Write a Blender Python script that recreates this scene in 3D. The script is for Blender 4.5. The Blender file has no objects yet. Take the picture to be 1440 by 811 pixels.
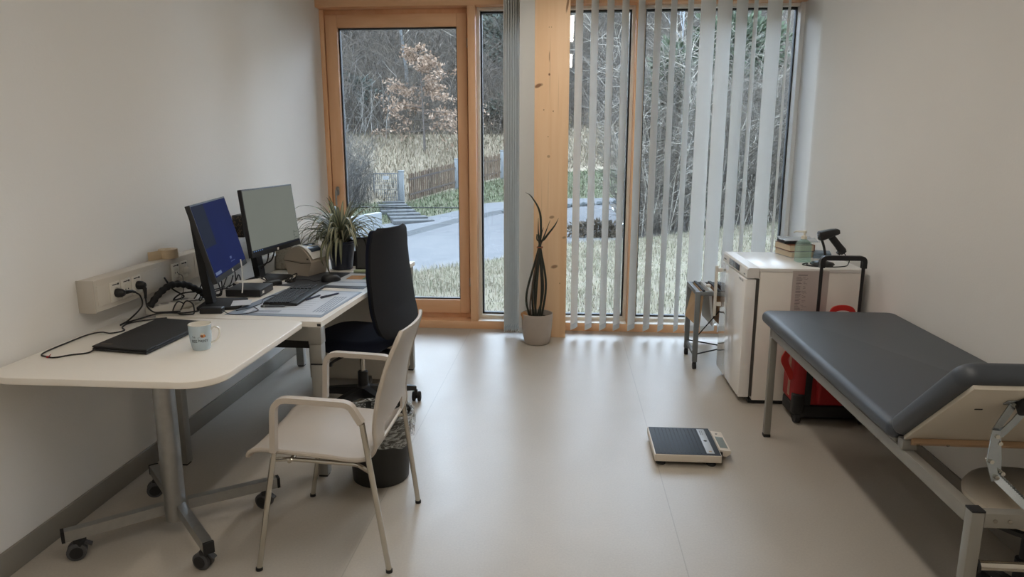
import bpy, bmesh, math, random
import numpy as np
from mathutils import Vector, Matrix
random.seed(7)
PI = math.pi
S = bpy.context.scene
COL = S.collection

# ------------------------------------------------------------------ helpers
def lin(h):
    h = h.lstrip('#')
    out = []
    for i in (0, 2, 4):
        c = int(h[i:i+2], 16) / 255
        out.append(c / 12.92 if c <= .04045 else ((c + .055) / 1.055) ** 2.4)
    return tuple(out) + (1.0,)

MATS = {}
def mat(name, col, rough=.5, metal=0., spec=.5, var=0., vscale=8., bump=0., bscale=60., stretch=None, coat=0., rvar=0., trans=0., alpha=1.):
    """procedural principled material: slight colour variation, roughness variation and bump from noise"""
    if name in MATS: return MATS[name]
    m = bpy.data.materials.new(name); m.use_nodes = True
    n, l = m.node_tree.nodes, m.node_tree.links
    p = n['Principled BSDF']
    c = lin(col) if isinstance(col, str) else col
    p.inputs['Base Color'].default_value = c
    p.inputs['Roughness'].default_value = rough
    p.inputs['Metallic'].default_value = metal
    p.inputs['Specular IOR Level'].default_value = spec
    p.inputs['Coat Weight'].default_value = coat
    p.inputs['Transmission Weight'].default_value = trans
    p.inputs['Alpha'].default_value = alpha
    tc = n.new('ShaderNodeTexCoord'); mp = n.new('ShaderNodeMapping')
    l.new(tc.outputs['Object'], mp.inputs[0])
    if stretch: mp.inputs['Scale'].default_value = stretch
    if var or rvar:
        t = n.new('ShaderNodeTexNoise'); t.inputs['Scale'].default_value = vscale; t.inputs['Detail'].default_value = 4
        l.new(mp.outputs[0], t.inputs[0])
        if var:
            r = n.new('ShaderNodeMapRange'); r.inputs[1].default_value = .3; r.inputs[2].default_value = .7
            r.inputs[3].default_value = 1 - var; r.inputs[4].default_value = 1 + var
            l.new(t.outputs[0], r.inputs[0])
            h = n.new('ShaderNodeHueSaturation'); h.inputs['Color'].default_value = c
            l.new(r.outputs[0], h.inputs['Value']); l.new(h.outputs[0], p.inputs['Base Color'])
        if rvar:
            r = n.new('ShaderNodeMapRange'); r.inputs[1].default_value = .3; r.inputs[2].default_value = .7
            r.inputs[3].default_value = rough - rvar; r.inputs[4].default_value = rough + rvar
            l.new(t.outputs[0], r.inputs[0]); l.new(r.outputs[0], p.inputs['Roughness'])
    if bump:
        t2 = n.new('ShaderNodeTexNoise'); t2.inputs['Scale'].default_value = bscale; t2.inputs['Detail'].default_value = 3
        l.new(mp.outputs[0], t2.inputs[0])
        bp = n.new('ShaderNodeBump'); bp.inputs['Strength'].default_value = bump; bp.inputs['Distance'].default_value = .002
        l.new(t2.outputs[0], bp.inputs['Height']); l.new(bp.outputs[0], p.inputs['Normal'])
    MATS[name] = m
    return m

def ramp_mat(name, cols, rough=.8, island=True, scale=6., translucent=0., stretch=None, detail=6):
    """colour ramp driven by the random value of each loose piece (leaves, blades, twigs) or by noise"""
    m = bpy.data.materials.new(name); m.use_nodes = True
    n, l = m.node_tree.nodes, m.node_tree.links
    p = n['Principled BSDF']; p.inputs['Roughness'].default_value = rough; p.inputs['Specular IOR Level'].default_value = .2
    rp = n.new('ShaderNodeValToRGB'); e = rp.color_ramp.elements
    while len(e) < len(cols): e.new(.5)
    for i, c in enumerate(cols):
        e[i].position = i / (len(cols) - 1) if island else .25 + .5 * i / (len(cols) - 1)
        e[i].color = lin(c)
    if island:
        g = n.new('ShaderNodeNewGeometry'); l.new(g.outputs['Random Per Island'], rp.inputs[0])
    else:
        tc = n.new('ShaderNodeTexCoord'); mp = n.new('ShaderNodeMapping')
        if stretch: mp.inputs['Scale'].default_value = stretch
        t = n.new('ShaderNodeTexNoise'); t.inputs['Scale'].default_value = scale; t.inputs['Detail'].default_value = detail
        l.new(tc.outputs['Object'], mp.inputs[0]); l.new(mp.outputs[0], t.inputs[0]); l.new(t.outputs[0], rp.inputs[0])
    l.new(rp.outputs[0], p.inputs['Base Color'])
    if translucent:
        tr = n.new('ShaderNodeBsdfTranslucent'); mx = n.new('ShaderNodeMixShader'); mx.inputs[0].default_value = translucent
        l.new(rp.outputs[0], tr.inputs[0]); l.new(p.outputs[0], mx.inputs[1]); l.new(tr.outputs[0], mx.inputs[2])
        l.new(mx.outputs[0], n['Material Output'].inputs[0])
    return m

def emit_mat(name, col, strength):
    m = bpy.data.materials.new(name); m.use_nodes = True
    p = m.node_tree.nodes['Principled BSDF']
    p.inputs['Base Color'].default_value = lin(col)
    p.inputs['Emission Color'].default_value = lin(col); p.inputs['Emission Strength'].default_value = strength
    return m

class B:
    """collects shapes into one bmesh (world coordinates, optional transform M)"""
    def __init__(s): s.bm = bmesh.new(); s.M = Matrix.Identity(4); s.mi = 0
    def v(s, p): return s.bm.verts.new(s.M @ Vector(p))
    def f(s, vs):
        try:
            q = s.bm.faces.new(vs); q.material_index = s.mi; return q
        except ValueError: return None
    def box(s, x0, x1, y0, y1, z0, z1, bev=0., seg=2):
        vs = [s.v((x, y, z)) for z in (z0, z1) for y in (y0, y1) for x in (x0, x1)]
        fs = [s.f([vs[i] for i in q]) for q in ((0, 2, 3, 1), (4, 5, 7, 6), (0, 1, 5, 4), (2, 6, 7, 3), (0, 4, 6, 2), (1, 3, 7, 5))]
        if bev:
            es = list({e for f in fs for e in f.edges})
            bmesh.ops.bevel(s.bm, geom=es, offset=bev, segments=seg, affect='EDGES', profile=.5)
        return s
    def cbox(s, c, d, bev=0., seg=2):
        return s.box(c[0]-d[0]/2, c[0]+d[0]/2, c[1]-d[1]/2, c[1]+d[1]/2, c[2]-d[2]/2, c[2]+d[2]/2, bev, seg)
    def rings(s, rings, cap0=True, cap1=True, closed=True):
        R = [[s.v(p) for p in r] for r in rings]
        for a, b in zip(R, R[1:]):
            n = len(a)
            for i in range(n if closed else n - 1):
                j = (i + 1) % n
                s.f([a[i], a[j], b[j], b[i]])
        if cap0 and closed: s.f(R[0][::-1])
        if cap1 and closed: s.f(R[-1])
        return R
    def lathe(s, prof, n=24, c=(0, 0, 0), cap0=True, cap1=True, sx=1., sy=1.):
        s.rings([[(c[0]+r*sx*math.cos(2*PI*i/n), c[1]+r*sy*math.sin(2*PI*i/n), c[2]+z) for i in range(n)] for r, z in prof], cap0, cap1)
        return s
    def cyl(s, p0, p1, r, n=16, r1=None):
        return s.tube([p0, p1], r if r1 is None else [r, r1], n)
    def tube(s, pts, r, n=10, square=None, roll=0., closed=False, up=None):
        """swept circle (or rectangle square=(w,h)) along points, with averaged tangents"""
        P = [Vector(p) for p in pts]; m = len(P)
        rs = r if isinstance(r, (list, tuple)) else [r] * m
        T = []
        for i in range(m):
            if closed: t = P[(i+1) % m] - P[i-1]
            else: t = P[min(i+1, m-1)] - P[max(i-1, 0)]
            T.append(t.normalized())
        u0 = Vector(up) if up else (Vector((0, 0, 1)) if abs(T[0].z) < .9 else Vector((1, 0, 0)))
        rings = []; u = None
        for i in range(m):
            if u is None: u = (u0 - T[i] * u0.dot(T[i])).normalized()
            else:
                u = (u - T[i] * u.dot(T[i])); u = u.normalized() if u.length > 1e-6 else u0
            w = T[i].cross(u)
            if square:
                a, c = square[0] / 2, square[1] / 2
                q = [(-a, -c), (a, -c), (a, c), (-a, c)]
                rings.append([P[i] + w * x + u * y for x, y in q])
            else:
                rings.append([P[i] + (w * math.cos(2*PI*k/n + roll) + u * math.sin(2*PI*k/n + roll)) * rs[i] for k in range(n)])
        if closed: s.rings(rings + [rings[0]], False, False)
        else: s.rings(rings)
        return s
    def slab(s, cx, cy, w, h, r, z0, z1, e=0., n=6, k=3, rr=None):
        """rounded rectangle slab with rounded rim; rr gives four corner radii"""
        lay = []
        if e > 0:
            for i in range(k + 1): a = PI / 2 * i / k; lay.append((e * (1 - math.sin(a)), z0 + e * (1 - math.cos(a))))
            for i in range(k + 1): a = PI / 2 * i / k; lay.append((e * (1 - math.cos(a)), z1 - e * (1 - math.sin(a))))
        else: lay = [(0, z0), (0, z1)]
        s.rings([rrect(cx, cy, w - 2*i, h - 2*i, [max(q - i, .001) for q in (rr or [r]*4)], z, n) for i, z in lay])
        return s
    def prism(s, poly, z0, z1, e=0.):
        s.rings([[(x, y, z0) for x, y in poly], [(x, y, z1) for x, y in poly]])
        return s
    def grid(s, fn, nu, nv, thick=0., nrm=None):
        """surface fn(u,v) on a grid, solidified along its normals when thick"""
        P = [[Vector(fn(i / nu, j / nv)) for j in range(nv + 1)] for i in range(nu + 1)]
        if not thick:
            V = [[s.v(p) for p in r] for r in P]
            for i in range(nu):
                for j in range(nv): s.f([V[i][j], V[i+1][j], V[i+1][j+1], V[i][j+1]])
            return V
        def N(i, j):
            a = P[min(i+1, nu)][j] - P[max(i-1, 0)][j]; b = P[i][min(j+1, nv)] - P[i][max(j-1, 0)]
            q = a.cross(b); return q.normalized() if q.length > 1e-9 else Vector((0, 0, 1))
        A = [[s.v(P[i][j] + N(i, j) * thick / 2) for j in range(nv + 1)] for i in range(nu + 1)]
        C = [[s.v(P[i][j] - N(i, j) * thick / 2) for j in range(nv + 1)] for i in range(nu + 1)]
        for i in range(nu):
            for j in range(nv):
                s.f([A[i][j], A[i+1][j], A[i+1][j+1], A[i][j+1]]); s.f([C[i][j+1], C[i+1][j+1], C[i+1][j], C[i][j]])
        for i in range(nu):
            s.f([A[i+1][0], A[i][0], C[i][0], C[i+1][0]]); s.f([A[i][nv], A[i+1][nv], C[i+1][nv], C[i][nv]])
        for j in range(nv):
            s.f([A[0][j], A[0][j+1], C[0][j+1], C[0][j]]); s.f([A[nu][j+1], A[nu][j], C[nu][j], C[nu][j+1]])
    def ball(s, c, r, sx=1, sy=1, sz=1, n=12):
        s.rings([[(c[0]+r*sx*math.sin(PI*max(.02, min(.98, k/n)))*math.cos(2*PI*i/(n*2)), c[1]+r*sy*math.sin(PI*max(.02, min(.98, k/n)))*math.sin(2*PI*i/(n*2)), c[2]-r*sz*math.cos(PI*k/n)) for i in range(n*2)] for k in range(n + 1)])
        return s

def rrect(cx, cy, w, h, r, z, n=6):
    if not isinstance(r, (list, tuple)): r = [r] * 4
    out = []
    for k, (sx, sy) in enumerate(((1, 1), (-1, 1), (-1, -1), (1, -1))):
        q = min(r[k], w / 2 - 1e-4, h / 2 - 1e-4)
        x, y = cx + sx * (w/2 - q), cy + sy * (h/2 - q)
        for i in range(n + 1):
            a = PI / 2 * (k + i / n)
            out.append((x + q * math.cos(a), y + q * math.sin(a), z))
    return out

ORG = {}
def thing(name, label, cat, loc, group=None):
    e = bpy.data.objects.new(name, None); COL.objects.link(e)
    e.location = loc; e.empty_display_size = .05
    e['label'] = label; e['category'] = cat
    if group: e['group'] = group
    ORG[e] = Vector(loc)
    return e

def obj(name, b, mats, parent=None, label=None, cat=None, group=None, kind=None, loc=None, angle=35):
    """links the collected shapes as ONE mesh object; parts take their thing's origin"""
    org = ORG[parent] if parent else Vector(loc or (0, 0, 0))
    bmesh.ops.recalc_face_normals(b.bm, faces=b.bm.faces)
    me = bpy.data.meshes.new(name)
    bmesh.ops.translate(b.bm, vec=-org, verts=b.bm.verts)
    b.bm.to_mesh(me); b.bm.free()
    for m in (mats if isinstance(mats, (list, tuple)) else [mats]): me.materials.append(m)
    me.shade_smooth(); me.set_sharp_from_angle(angle=math.radians(angle))
    return link(name, me, org, parent, label, cat, group, kind)

def link(name, me, org, parent=None, label=None, cat=None, group=None, kind=None):
    o = bpy.data.objects.new(name, me); COL.objects.link(o)
    if parent: o.parent = parent
    else: o.location = org
    ORG[o] = Vector(org)
    if label: o['label'] = label
    if cat: o['category'] = cat
    if group: o['group'] = group
    if kind: o['kind'] = kind
    return o

def struct(name, b, m, parent=None, angle=35): return obj(name, b, m, parent, kind=None if parent else 'structure', angle=angle)

def npmesh(name, V, F, mats, parent=None, org=(0, 0, 0), **k):
    """numpy verts/faces to a mesh object"""
    org = ORG[parent] if parent else Vector(org)
    me = bpy.data.meshes.new(name)
    V = np.asarray(V, np.float32) - np.array(org, np.float32)
    F = np.asarray(F, np.int32); n, c = F.shape
    me.vertices.add(len(V)); me.vertices.foreach_set('co', V.ravel())
    me.loops.add(n * c); me.loops.foreach_set('vertex_index', F.ravel())
    me.polygons.add(n); me.polygons.foreach_set('loop_start', np.arange(0, n * c, c, dtype=np.int32))
    me.update(calc_edges=True); me.validate()
    for m in (mats if isinstance(mats, (list, tuple)) else [mats]): me.materials.append(m)
    return link(name, me, org, parent, **k)

def text_bm(b, body, size, place, bold=0.):
    """writes lettering into b; place(x, y) gives the point of the letter plane"""
    cu = bpy.data.curves.new('t', 'FONT'); cu.body = body; cu.size = size; cu.align_x = 'CENTER'; cu.offset = bold; cu.resolution_u = 3
    ob = bpy.data.objects.new('t', cu); COL.objects.link(ob)
    me = bpy.data.meshes.new_from_object(ob.evaluated_get(bpy.context.evaluated_depsgraph_get()))
    vs = [b.v(place(v.co.x, v.co.y)) for v in me.vertices]
    for p in me.polygons: b.f([vs[i] for i in p.vertices])
    bpy.data.objects.remove(ob); bpy.data.curves.remove(cu); bpy.data.meshes.remove(me)

def arc(p, n=8):
    """Catmull-Rom through the points"""
    P = [Vector(q) for q in p]; P = [P[0]*2 - P[1]] + P + [P[-1]*2 - P[-2]]; out = []
    for i in range(1, len(P) - 2):
        for k in range(n):
            t = k / n; a, b_, c, d = P[i-1:i+3]
            out.append(.5 * ((2*b_) + (c-a)*t + (2*a-5*b_+4*c-d)*t*t + (3*b_-a-3*c+d)*t**3))
    out.append(P[-2]); return out

def fillet(pts, r, n=5):
    """polyline with rounded corners"""
    P = [Vector(p) for p in pts]; out = [P[0]]
    for i in range(1, len(P) - 1):
        a, b_, c = P[i-1], P[i], P[i+1]
        q = min(r, (a-b_).length * .45, (c-b_).length * .45)
        s, e = b_ + (a-b_).normalized() * q, b_ + (c-b_).normalized() * q
        for k in range(n + 1):
            t = k / n; out.append(s*(1-t)**2 + b_*2*t*(1-t) + e*t*t)
    out.append(P[-1]); return out
SKY = 14; LAMP = 26

# ------------------------------------------------------------------ camera (fitted to the room's vanishing points)
F_PX, PITCH, YAW = 989.7, .203401, .0780323
cam = bpy.data.objects.new('camera', bpy.data.cameras.new('camera')); COL.objects.link(cam)
cam.data.sensor_width = 36; cam.data.lens = F_PX * 36 / 1440; cam.data.clip_start = .05; cam.data.clip_end = 300
cp, sp_, cy_, sy_ = math.cos(PITCH), math.sin(PITCH), math.cos(YAW), math.sin(YAW)
fw = Vector((-sy_*cp, cy_*cp, -sp_)); rt = Vector((cy_, sy_, 0)); up = rt.cross(fw)
cam.matrix_world = Matrix(((rt.x, up.x, -fw.x, 0), (rt.y, up.y, -fw.y, 0), (rt.z, up.z, -fw.z, 1.55), (0, 0, 0, 1)))
S.camera = cam
S.view_settings.view_transform = 'Standard'; S.view_settings.look = 'None'
S.view_settings.gamma = 1; S.view_settings.use_curve_mapping = False
S.view_settings.exposure = 0.0
S.cycles.max_bounces = 10; S.cycles.diffuse_bounces = 5; S.cycles.glossy_bounces = 4; S.cycles.transparent_max_bounces = 24
S.cycles.transmission_bounces = 6
S.cycles.sample_clamp_indirect = 6; S.cycles.caustics_reflective = False; S.cycles.caustics_refractive = False
S.cycles.use_denoising = True

# overcast sky
w = bpy.data.worlds.new('overcast_sky'); S.world = w; w.use_nodes = True
bg = w.node_tree.nodes['Background']; bg.inputs[0].default_value = (.71, .83, 1.0, 1); bg.inputs[1].default_value = SKY

# ------------------------------------------------------------------ materials
def wood(name, c1, c2, stretch, knots=(), rough=.5, scale=1.0):
    m = bpy.data.materials.new(name); m.use_nodes = True
    n, l = m.node_tree.nodes, m.node_tree.links
    p = n['Principled BSDF']; p.inputs['Roughness'].default_value = rough; p.inputs['Specular IOR Level'].default_value = .35
    g = n.new('ShaderNodeNewGeometry'); mp = n.new('ShaderNodeMapping'); mp.inputs['Scale'].default_value = stretch
    l.new(g.outputs['Position'], mp.inputs[0])
    t = n.new('ShaderNodeTexNoise'); t.inputs['Scale'].default_value = scale; t.inputs['Detail'].default_value = 6; t.inputs['Distortion'].default_value = .6
    l.new(mp.outputs[0], t.inputs[0])
    rp = n.new('ShaderNodeValToRGB'); rp.color_ramp.elements[0].position = .3; rp.color_ramp.elements[1].position = .7
    rp.color_ramp.elements[0].color = lin(c1); rp.color_ramp.elements[1].color = lin(c2)
    l.new(t.outputs[0], rp.inputs[0]); cur = rp.outputs[0]
    for (kx, kz, rx, rz, dark, rot) in knots:
        sub = n.new('ShaderNodeVectorMath'); sub.operation = 'SUBTRACT'; sub.inputs[1].default_value = (kx, 0, kz)
        l.new(g.outputs['Position'], sub.inputs[0])
        mm = n.new('ShaderNodeMapping'); mm.inputs['Scale'].default_value = (1 / rx, 0, 1 / rz)
        ro = n.new('ShaderNodeVectorRotate'); ro.rotation_type = 'Y_AXIS'; ro.inputs['Angle'].default_value = rot
        l.new(sub.outputs[0], ro.inputs[0]); l.new(ro.outputs[0], mm.inputs[0])
        ln = n.new('ShaderNodeVectorMath'); ln.operation = 'LENGTH'; l.new(mm.outputs[0], ln.inputs[0])
        mr = n.new('ShaderNodeMapRange'); mr.interpolation_type = 'SMOOTHSTEP'
        mr.inputs[1].default_value = .45; mr.inputs[2].default_value = 1.0; mr.inputs[3].default_value = dark; mr.inputs[4].default_value = 0
        l.new(ln.outputs['Value'], mr.inputs[0])
        mx = n.new('ShaderNodeMix'); mx.data_type = 'RGBA'; mx.inputs['B'].default_value = lin('#6E3F20')
        l.new(mr.outputs[0], mx.inputs['Factor']); l.new(cur, mx.inputs['A']); cur = mx.outputs['Result']
    l.new(cur, p.inputs['Base Color'])
    return m

M_wall = mat('wall_paint', '#E4E2DE', .85, spec=.2, var=.015, vscale=1.2, bump=.25, bscale=90)
M_ceil = mat('ceiling_paint', '#F0EFEC', .9, spec=.1, bump=.1, bscale=50)
M_base = mat('skirting_grey', '#8A857C', .55, spec=.3, var=.03)
M_frame = wood('larch_frame', '#DCA97F', '#E8BB93', (9, 9, 1.2))
M_frameh = wood('larch_frame_rail', '#DCA97F', '#E8BB93', (1.2, 9, 14))
M_bead = wood('daylit_bead', '#DED6C8', '#E8E2D6', (5, 5, 2))  # beads and sill boards: daylight on the reveals put into the pale wood colour
KN = [(-.235, 1.978, .036, .018, .85, .45), (-.21, 1.985, .018, .012, .5, .4), (-.150, 2.06, .010, .012, .95, 0), (-.152, 2.19, .004, .05, .7, 0),
      (-.02, 2.56, .011, .075, .8, -.16), (-.150, 1.45, .016, .014, .5, 0), (-.12, .98, .026, .015, .6, .2), (-.095, .585, .035, .018, .7, .25),
      (-.155, 2.40, .004, .004, .8, 0), (-.138, 2.40, .004, .004, .8, 0), (-.146, 2.10, .004, .3, .28, 0), (-.19, 1.8, .006, .007, .8, 0), (-.118, 1.79, .006, .007, .8, 0),
      (-.05, .45, .005, .008, .7, 0), (-.155, 1.6, .005, .006, .7, 0), (-.15, 1.2, .003, .25, .25, 0), (-.08, 1.9, .003, .2, .2, 0), (-.2, 1.1, .003, .3, .2, 0), (-.02, .82, .02, .012, .5, .3)]
M_post = wood('spruce_post', '#E6BE94', '#F0CEA8', (14, 14, .7), KN)
M_gasket = mat('gasket_black', '#15171A', .6)
M_steel = mat('brushed_steel', '#A8A8A6', .35, metal=.9, var=.05, vscale=30)
M_chrome = mat('chrome', '#C9C4BA', .14, metal=1.0)
M_alu = mat('grey_aluminium', '#9A9892', .42, metal=.55, var=.03, vscale=20)
M_alud = mat('grey_powder_coat', '#7E7C77', .5, metal=.2)
M_black = mat('black_plastic', '#1B1B1D', .45, bump=.05, bscale=200)
M_blackm = mat('matt_black', '#141416', .7)
M_rubber = mat('rubber_black', '#202022', .8)
M_white = mat('white_laminate', '#EBE5DB', .38, spec=.4, var=.012, vscale=3)
M_wplastic = mat('white_plastic', '#DDD8CE', .4)
M_cable = mat('cable_black', '#121214', .5)

def floor_material():
    m = bpy.data.materials.new('linoleum'); m.use_nodes = True
    n, l = m.node_tree.nodes, m.node_tree.links
    p = n['Principled BSDF']; p.inputs['Specular IOR Level'].default_value = .4
    g = n.new('ShaderNodeNewGeometry')
    t = n.new('ShaderNodeTexNoise'); t.inputs['Scale'].default_value = 120; t.inputs['Detail'].default_value = 3
    t2 = n.new('ShaderNodeTexNoise'); t2.inputs['Scale'].default_value = 1.6; t2.inputs['Detail'].default_value = 5; t2.inputs['Distortion'].default_value = 1.2
    for q in (t, t2): l.new(g.outputs['Position'], q.inputs[0])
    r1 = n.new('ShaderNodeMapRange'); r1.inputs[1].default_value = .3; r1.inputs[2].default_value = .7; r1.inputs[3].default_value = .955; r1.inputs[4].default_value = 1.045
    r2 = n.new('ShaderNodeMapRange'); r2.inputs[1].default_value = .3; r2.inputs[2].default_value = .7; r2.inputs[3].default_value = .965; r2.inputs[4].default_value = 1.035
    l.new(t.outputs[0], r1.inputs[0]); l.new(t2.outputs[0], r2.inputs[0])
    mu = n.new('ShaderNodeMath'); mu.operation = 'MULTIPLY'; l.new(r1.outputs[0], mu.inputs[0]); l.new(r2.outputs[0], mu.inputs[1])
    # welded seams between the sheets
    sx = n.new('ShaderNodeSeparateXYZ'); l.new(g.outputs['Position'], sx.inputs[0]); cur = mu.outputs[0]
    for xs in (-.80, .464):
        a = n.new('ShaderNodeMath'); a.operation = 'SUBTRACT'; a.inputs[1].default_value = xs; l.new(sx.outputs[0], a.inputs[0])
        b_ = n.new('ShaderNodeMath'); b_.operation = 'ABSOLUTE'; l.new(a.outputs[0], b_.inputs[0])
        c = n.new('ShaderNodeMapRange'); c.inputs[1].default_value = .001; c.inputs[2].default_value = .0032; c.inputs[3].default_value = .8; c.inputs[4].default_value = 1
        l.new(b_.outputs[0], c.inputs[0])
        d = n.new('ShaderNodeMath'); d.operation = 'MULTIPLY'; l.new(cur, d.inputs[0]); l.new(c.outputs[0], d.inputs[1]); cur = d.outputs[0]
    h = n.new('ShaderNodeHueSaturation'); h.inputs['Color'].default_value = lin('#B4ACA0'); l.new(cur, h.inputs['Value']); l.new(h.outputs[0], p.inputs['Base Color'])
    # mop streaks: gloss varies
    w_ = n.new('ShaderNodeTexWave'); w_.inputs['Scale'].default_value = 1.1; w_.inputs['Distortion'].default_value = 9; w_.inputs['Detail'].default_value = 3; w_.inputs['Detail Scale'].default_value = 1.4
    l.new(g.outputs['Position'], w_.inputs[0])
    r3 = n.new('ShaderNodeMapRange'); r3.inputs[3].default_value = .355; r3.inputs[4].default_value = .385; l.new(w_.outputs[1], r3.inputs[0]); l.new(r3.outputs[0], p.inputs['Roughness'])
    return m
M_floor = floor_material()

def pane_material():
    m = bpy.data.materials.new('window_glass'); m.use_nodes = True
    n, l = m.node_tree.nodes, m.node_tree.links
    tr = n.new('ShaderNodeBsdfTransparent'); tr.inputs[0].default_value = (.93, .96, .97, 1)
    gl = n.new('ShaderNodeBsdfGlossy'); gl.inputs['Roughness'].default_value = .0
    fr = n.new('ShaderNodeFresnel'); fr.inputs[0].default_value = 1.5
    mx = n.new('ShaderNodeMixShader'); l.new(fr.outputs[0], mx.inputs[0]); l.new(tr.outputs[0], mx.inputs[1]); l.new(gl.outputs[0], mx.inputs[2])
    l.new(mx.outputs[0], n['Material Output'].inputs[0])
    return m
M_pane = pane_material()

# ------------------------------------------------------------------ the room
XL, XR, YB, YW, ZC = -2.02, 1.754, -1.7, 5.77, 2.76
YG = 5.95
struct('floor', B().box(XL - .12, XR + .12, YB - .1, YG + .08, -.12, 0), M_floor)
struct('ceiling', B().box(XL - .12, XR + .12, YB - .1, YG + .08, ZC, ZC + .15), M_ceil)
struct('wall_left', B().box(XL - .12, XL, YB, YG + .08, 0, ZC), M_wall)
b = B()   # right wall, its window reveal splayed back to the frame
pl = [(XR, YB), (XR, 5.30)]
for k in range(7):
    a = k / 6; pl.append((XR + .030 * a * a, 5.30 + .16 * a))
pl += [(XR + .036, YG + .08), (XR + .15, YG + .08), (XR + .15, YB)]
b.prism(pl, 0, ZC); struct('wall_right', b, M_wall)
struct('wall_back', B().box(XL - .12, XR + .12, YB - .12, YB, 0, ZC), M_wall)
struct('baseboard_left', B().box(XL, XL + .012, YB, YW, 0, .10, .002), M_base)
struct('baseboard_right', B().box(XR - .012, XR, YB, 5.25, 0, .10, .002), M_base)
b = B().box(-.45, .55, YB, YB + .05, 0, 2.05, .003); dr = struct('door_2', b, mat('door_laminate', '#CFC6B8', .5))
obj('door_handle', B().tube(fillet([(.45, YB+.05, 1.05), (.45, YB+.1, 1.05), (.33, YB+.1, 1.05)], .02), .01), M_steel, dr)

# window front: timber header, sill rail, mullions
HB = 2.605
struct('trim_1', B().box(XL, XR + .036, YW, YG + .08, HB, ZC, .003), M_frameh)          # header
b = B().box(XL, XR + .036, YW, YG + .08, 0, .066, .003); struct('trim_2', b, M_frameh)   # sill rail
struct('trim_3', B().box(-.803, -.742, YW, YG + .075, .066, HB, .003), M_frame)
struct('trim_4', B().box(-.165, -.105, YW, YG + .075, .066, HB, .003), M_frame)
struct('trim_5', B().box(.509, .569, YW, YG + .075, .066, HB, .003), M_frame)
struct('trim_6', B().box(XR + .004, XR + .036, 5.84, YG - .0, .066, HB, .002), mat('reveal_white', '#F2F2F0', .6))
struct('trim_7', B().box(XL, -1.985, 5.86, YG + .075, .066, HB, .002).box(-1.985, -.803, 5.90, YG + .075, 2.545, HB, .002).box(-1.985, -.803, 5.90, YG + .075, .066, .13, .002).box(-.845, -.803, 5.90, YG + .075, .13, 2.545, .002).box(-1.985, -1.96, 5.90, YG + .075, .13, 2.545, .002), M_frame)
# structural post in front of the glazing
struct('trim_8', B().box(-.262, .001, 5.55, YW - .002, 0, ZC, .004), M_post)

def fixed_window(name, x0, x1):
    z0, z1 = .066, HB
    t = .022
    b = B()
    zb = .030
    for q in ((x0, x0 + t, z0, z1), (x1 - t, x1, z0, z1), (x0 + t, x1 - t, z0, z0 + zb), (x0 + t, x1 - t, z1 - t, z1)):
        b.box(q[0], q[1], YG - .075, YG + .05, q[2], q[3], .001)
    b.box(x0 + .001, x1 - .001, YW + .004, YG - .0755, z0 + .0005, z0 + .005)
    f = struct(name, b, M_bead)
    g = B(); s = .012
    for q in ((x0 + t, x0 + t + s, z0 + zb, z1 - t), (x1 - t - s, x1 - t, z0 + zb, z1 - t), (x0 + t + s, x1 - t - s, z0 + zb, z0 + zb + s), (x0 + t + s, x1 - t - s, z1 - t - s, z1 - t)):
        g.box(q[0], q[1], YG - .012, YG + .04, q[2], q[3])
    obj('gasket', g, M_gasket, f, label='black glazing gasket')
    obj('pane', B().box(x0 + t + .002, x1 - t - .002, YG + .01, YG + .016, z0 + zb + .002, z1 - t - .002), M_pane, f)
    return f
fixed_window('window_1', -.742, -.165)
fixed_window('window_2', -.105, .509)
fixed_window('window_3', .569, XR + .030)

# glazed timber door at the left
b = B(); x0, x1, z0, z1 = -1.978, -.822, .112, 2.562; st = .098; ys0, ys1 = 5.868, 5.95
b.box(x0, x0 + st, ys0, ys1, z0, z1, .004); b.box(x1 - .082, x1, ys0, ys1, z0, z1, .004)
dw = struct('door_1', b, M_frame)
b = B(); b.box(x0 + st + .0005, x1 - .0825, ys0 + .0005, ys1, z0, z0 + .115, .003); b.box(x0 + st + .0005, x1 - .0825, ys0 + .0005, ys1, z1 - .098, z1, .003)
obj('rail', b, M_frameh, dw)
gx0, gx1, gz0, gz1 = x0 + st, x1 - .082, z0 + .115, z1 - .098
b = B(); s = .010
for q in ((gx0, gx0 + s, gz0, gz1), (gx1 - s, gx1, gz0, gz1), (gx0 + s, gx1 - s, gz0, gz0 + s), (gx0 + s, gx1 - s, gz1 - s, gz1)): b.box(q[0], q[1], 5.905, 5.945, q[2], q[3])
obj('gasket', b, M_gasket, dw, label='black glazing gasket')
obj('glazing_bar', B().box(gx0 + s, gx1 - s, 5.926, 5.936, 1.010, 1.018), M_gasket, dw, label='thin dark line across the pane')
obj('pane', B().box(gx0 + .004, gx1 - .004, 5.918, 5.924, gz0 + .004, gz1 - .004), M_pane, dw)
b = B(); b.M = Matrix.Translation((-1.938, ys0, 1.155)) @ Matrix.Rotation(PI/2, 4, 'X')
b.slab(0, 0, .030, .075, .015, -.001, .008, .002)
hd = obj('handle', b, M_steel, dw, label='brushed metal lever handle')
obj('lever', B().tube(fillet([(-1.938, ys0 - .006, 1.165), (-1.938, ys0 - .05, 1.165), (-1.938, ys0 - .052, 1.040)], .015), .0085, 10), M_steel, hd)
for hz in (.35, 2.3):
    obj('hinge', B().cyl((x1 + .008, ys0 - .006, hz), (x1 + .008, ys0 - .006, hz + .07), .008), M_steel, dw)

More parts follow.
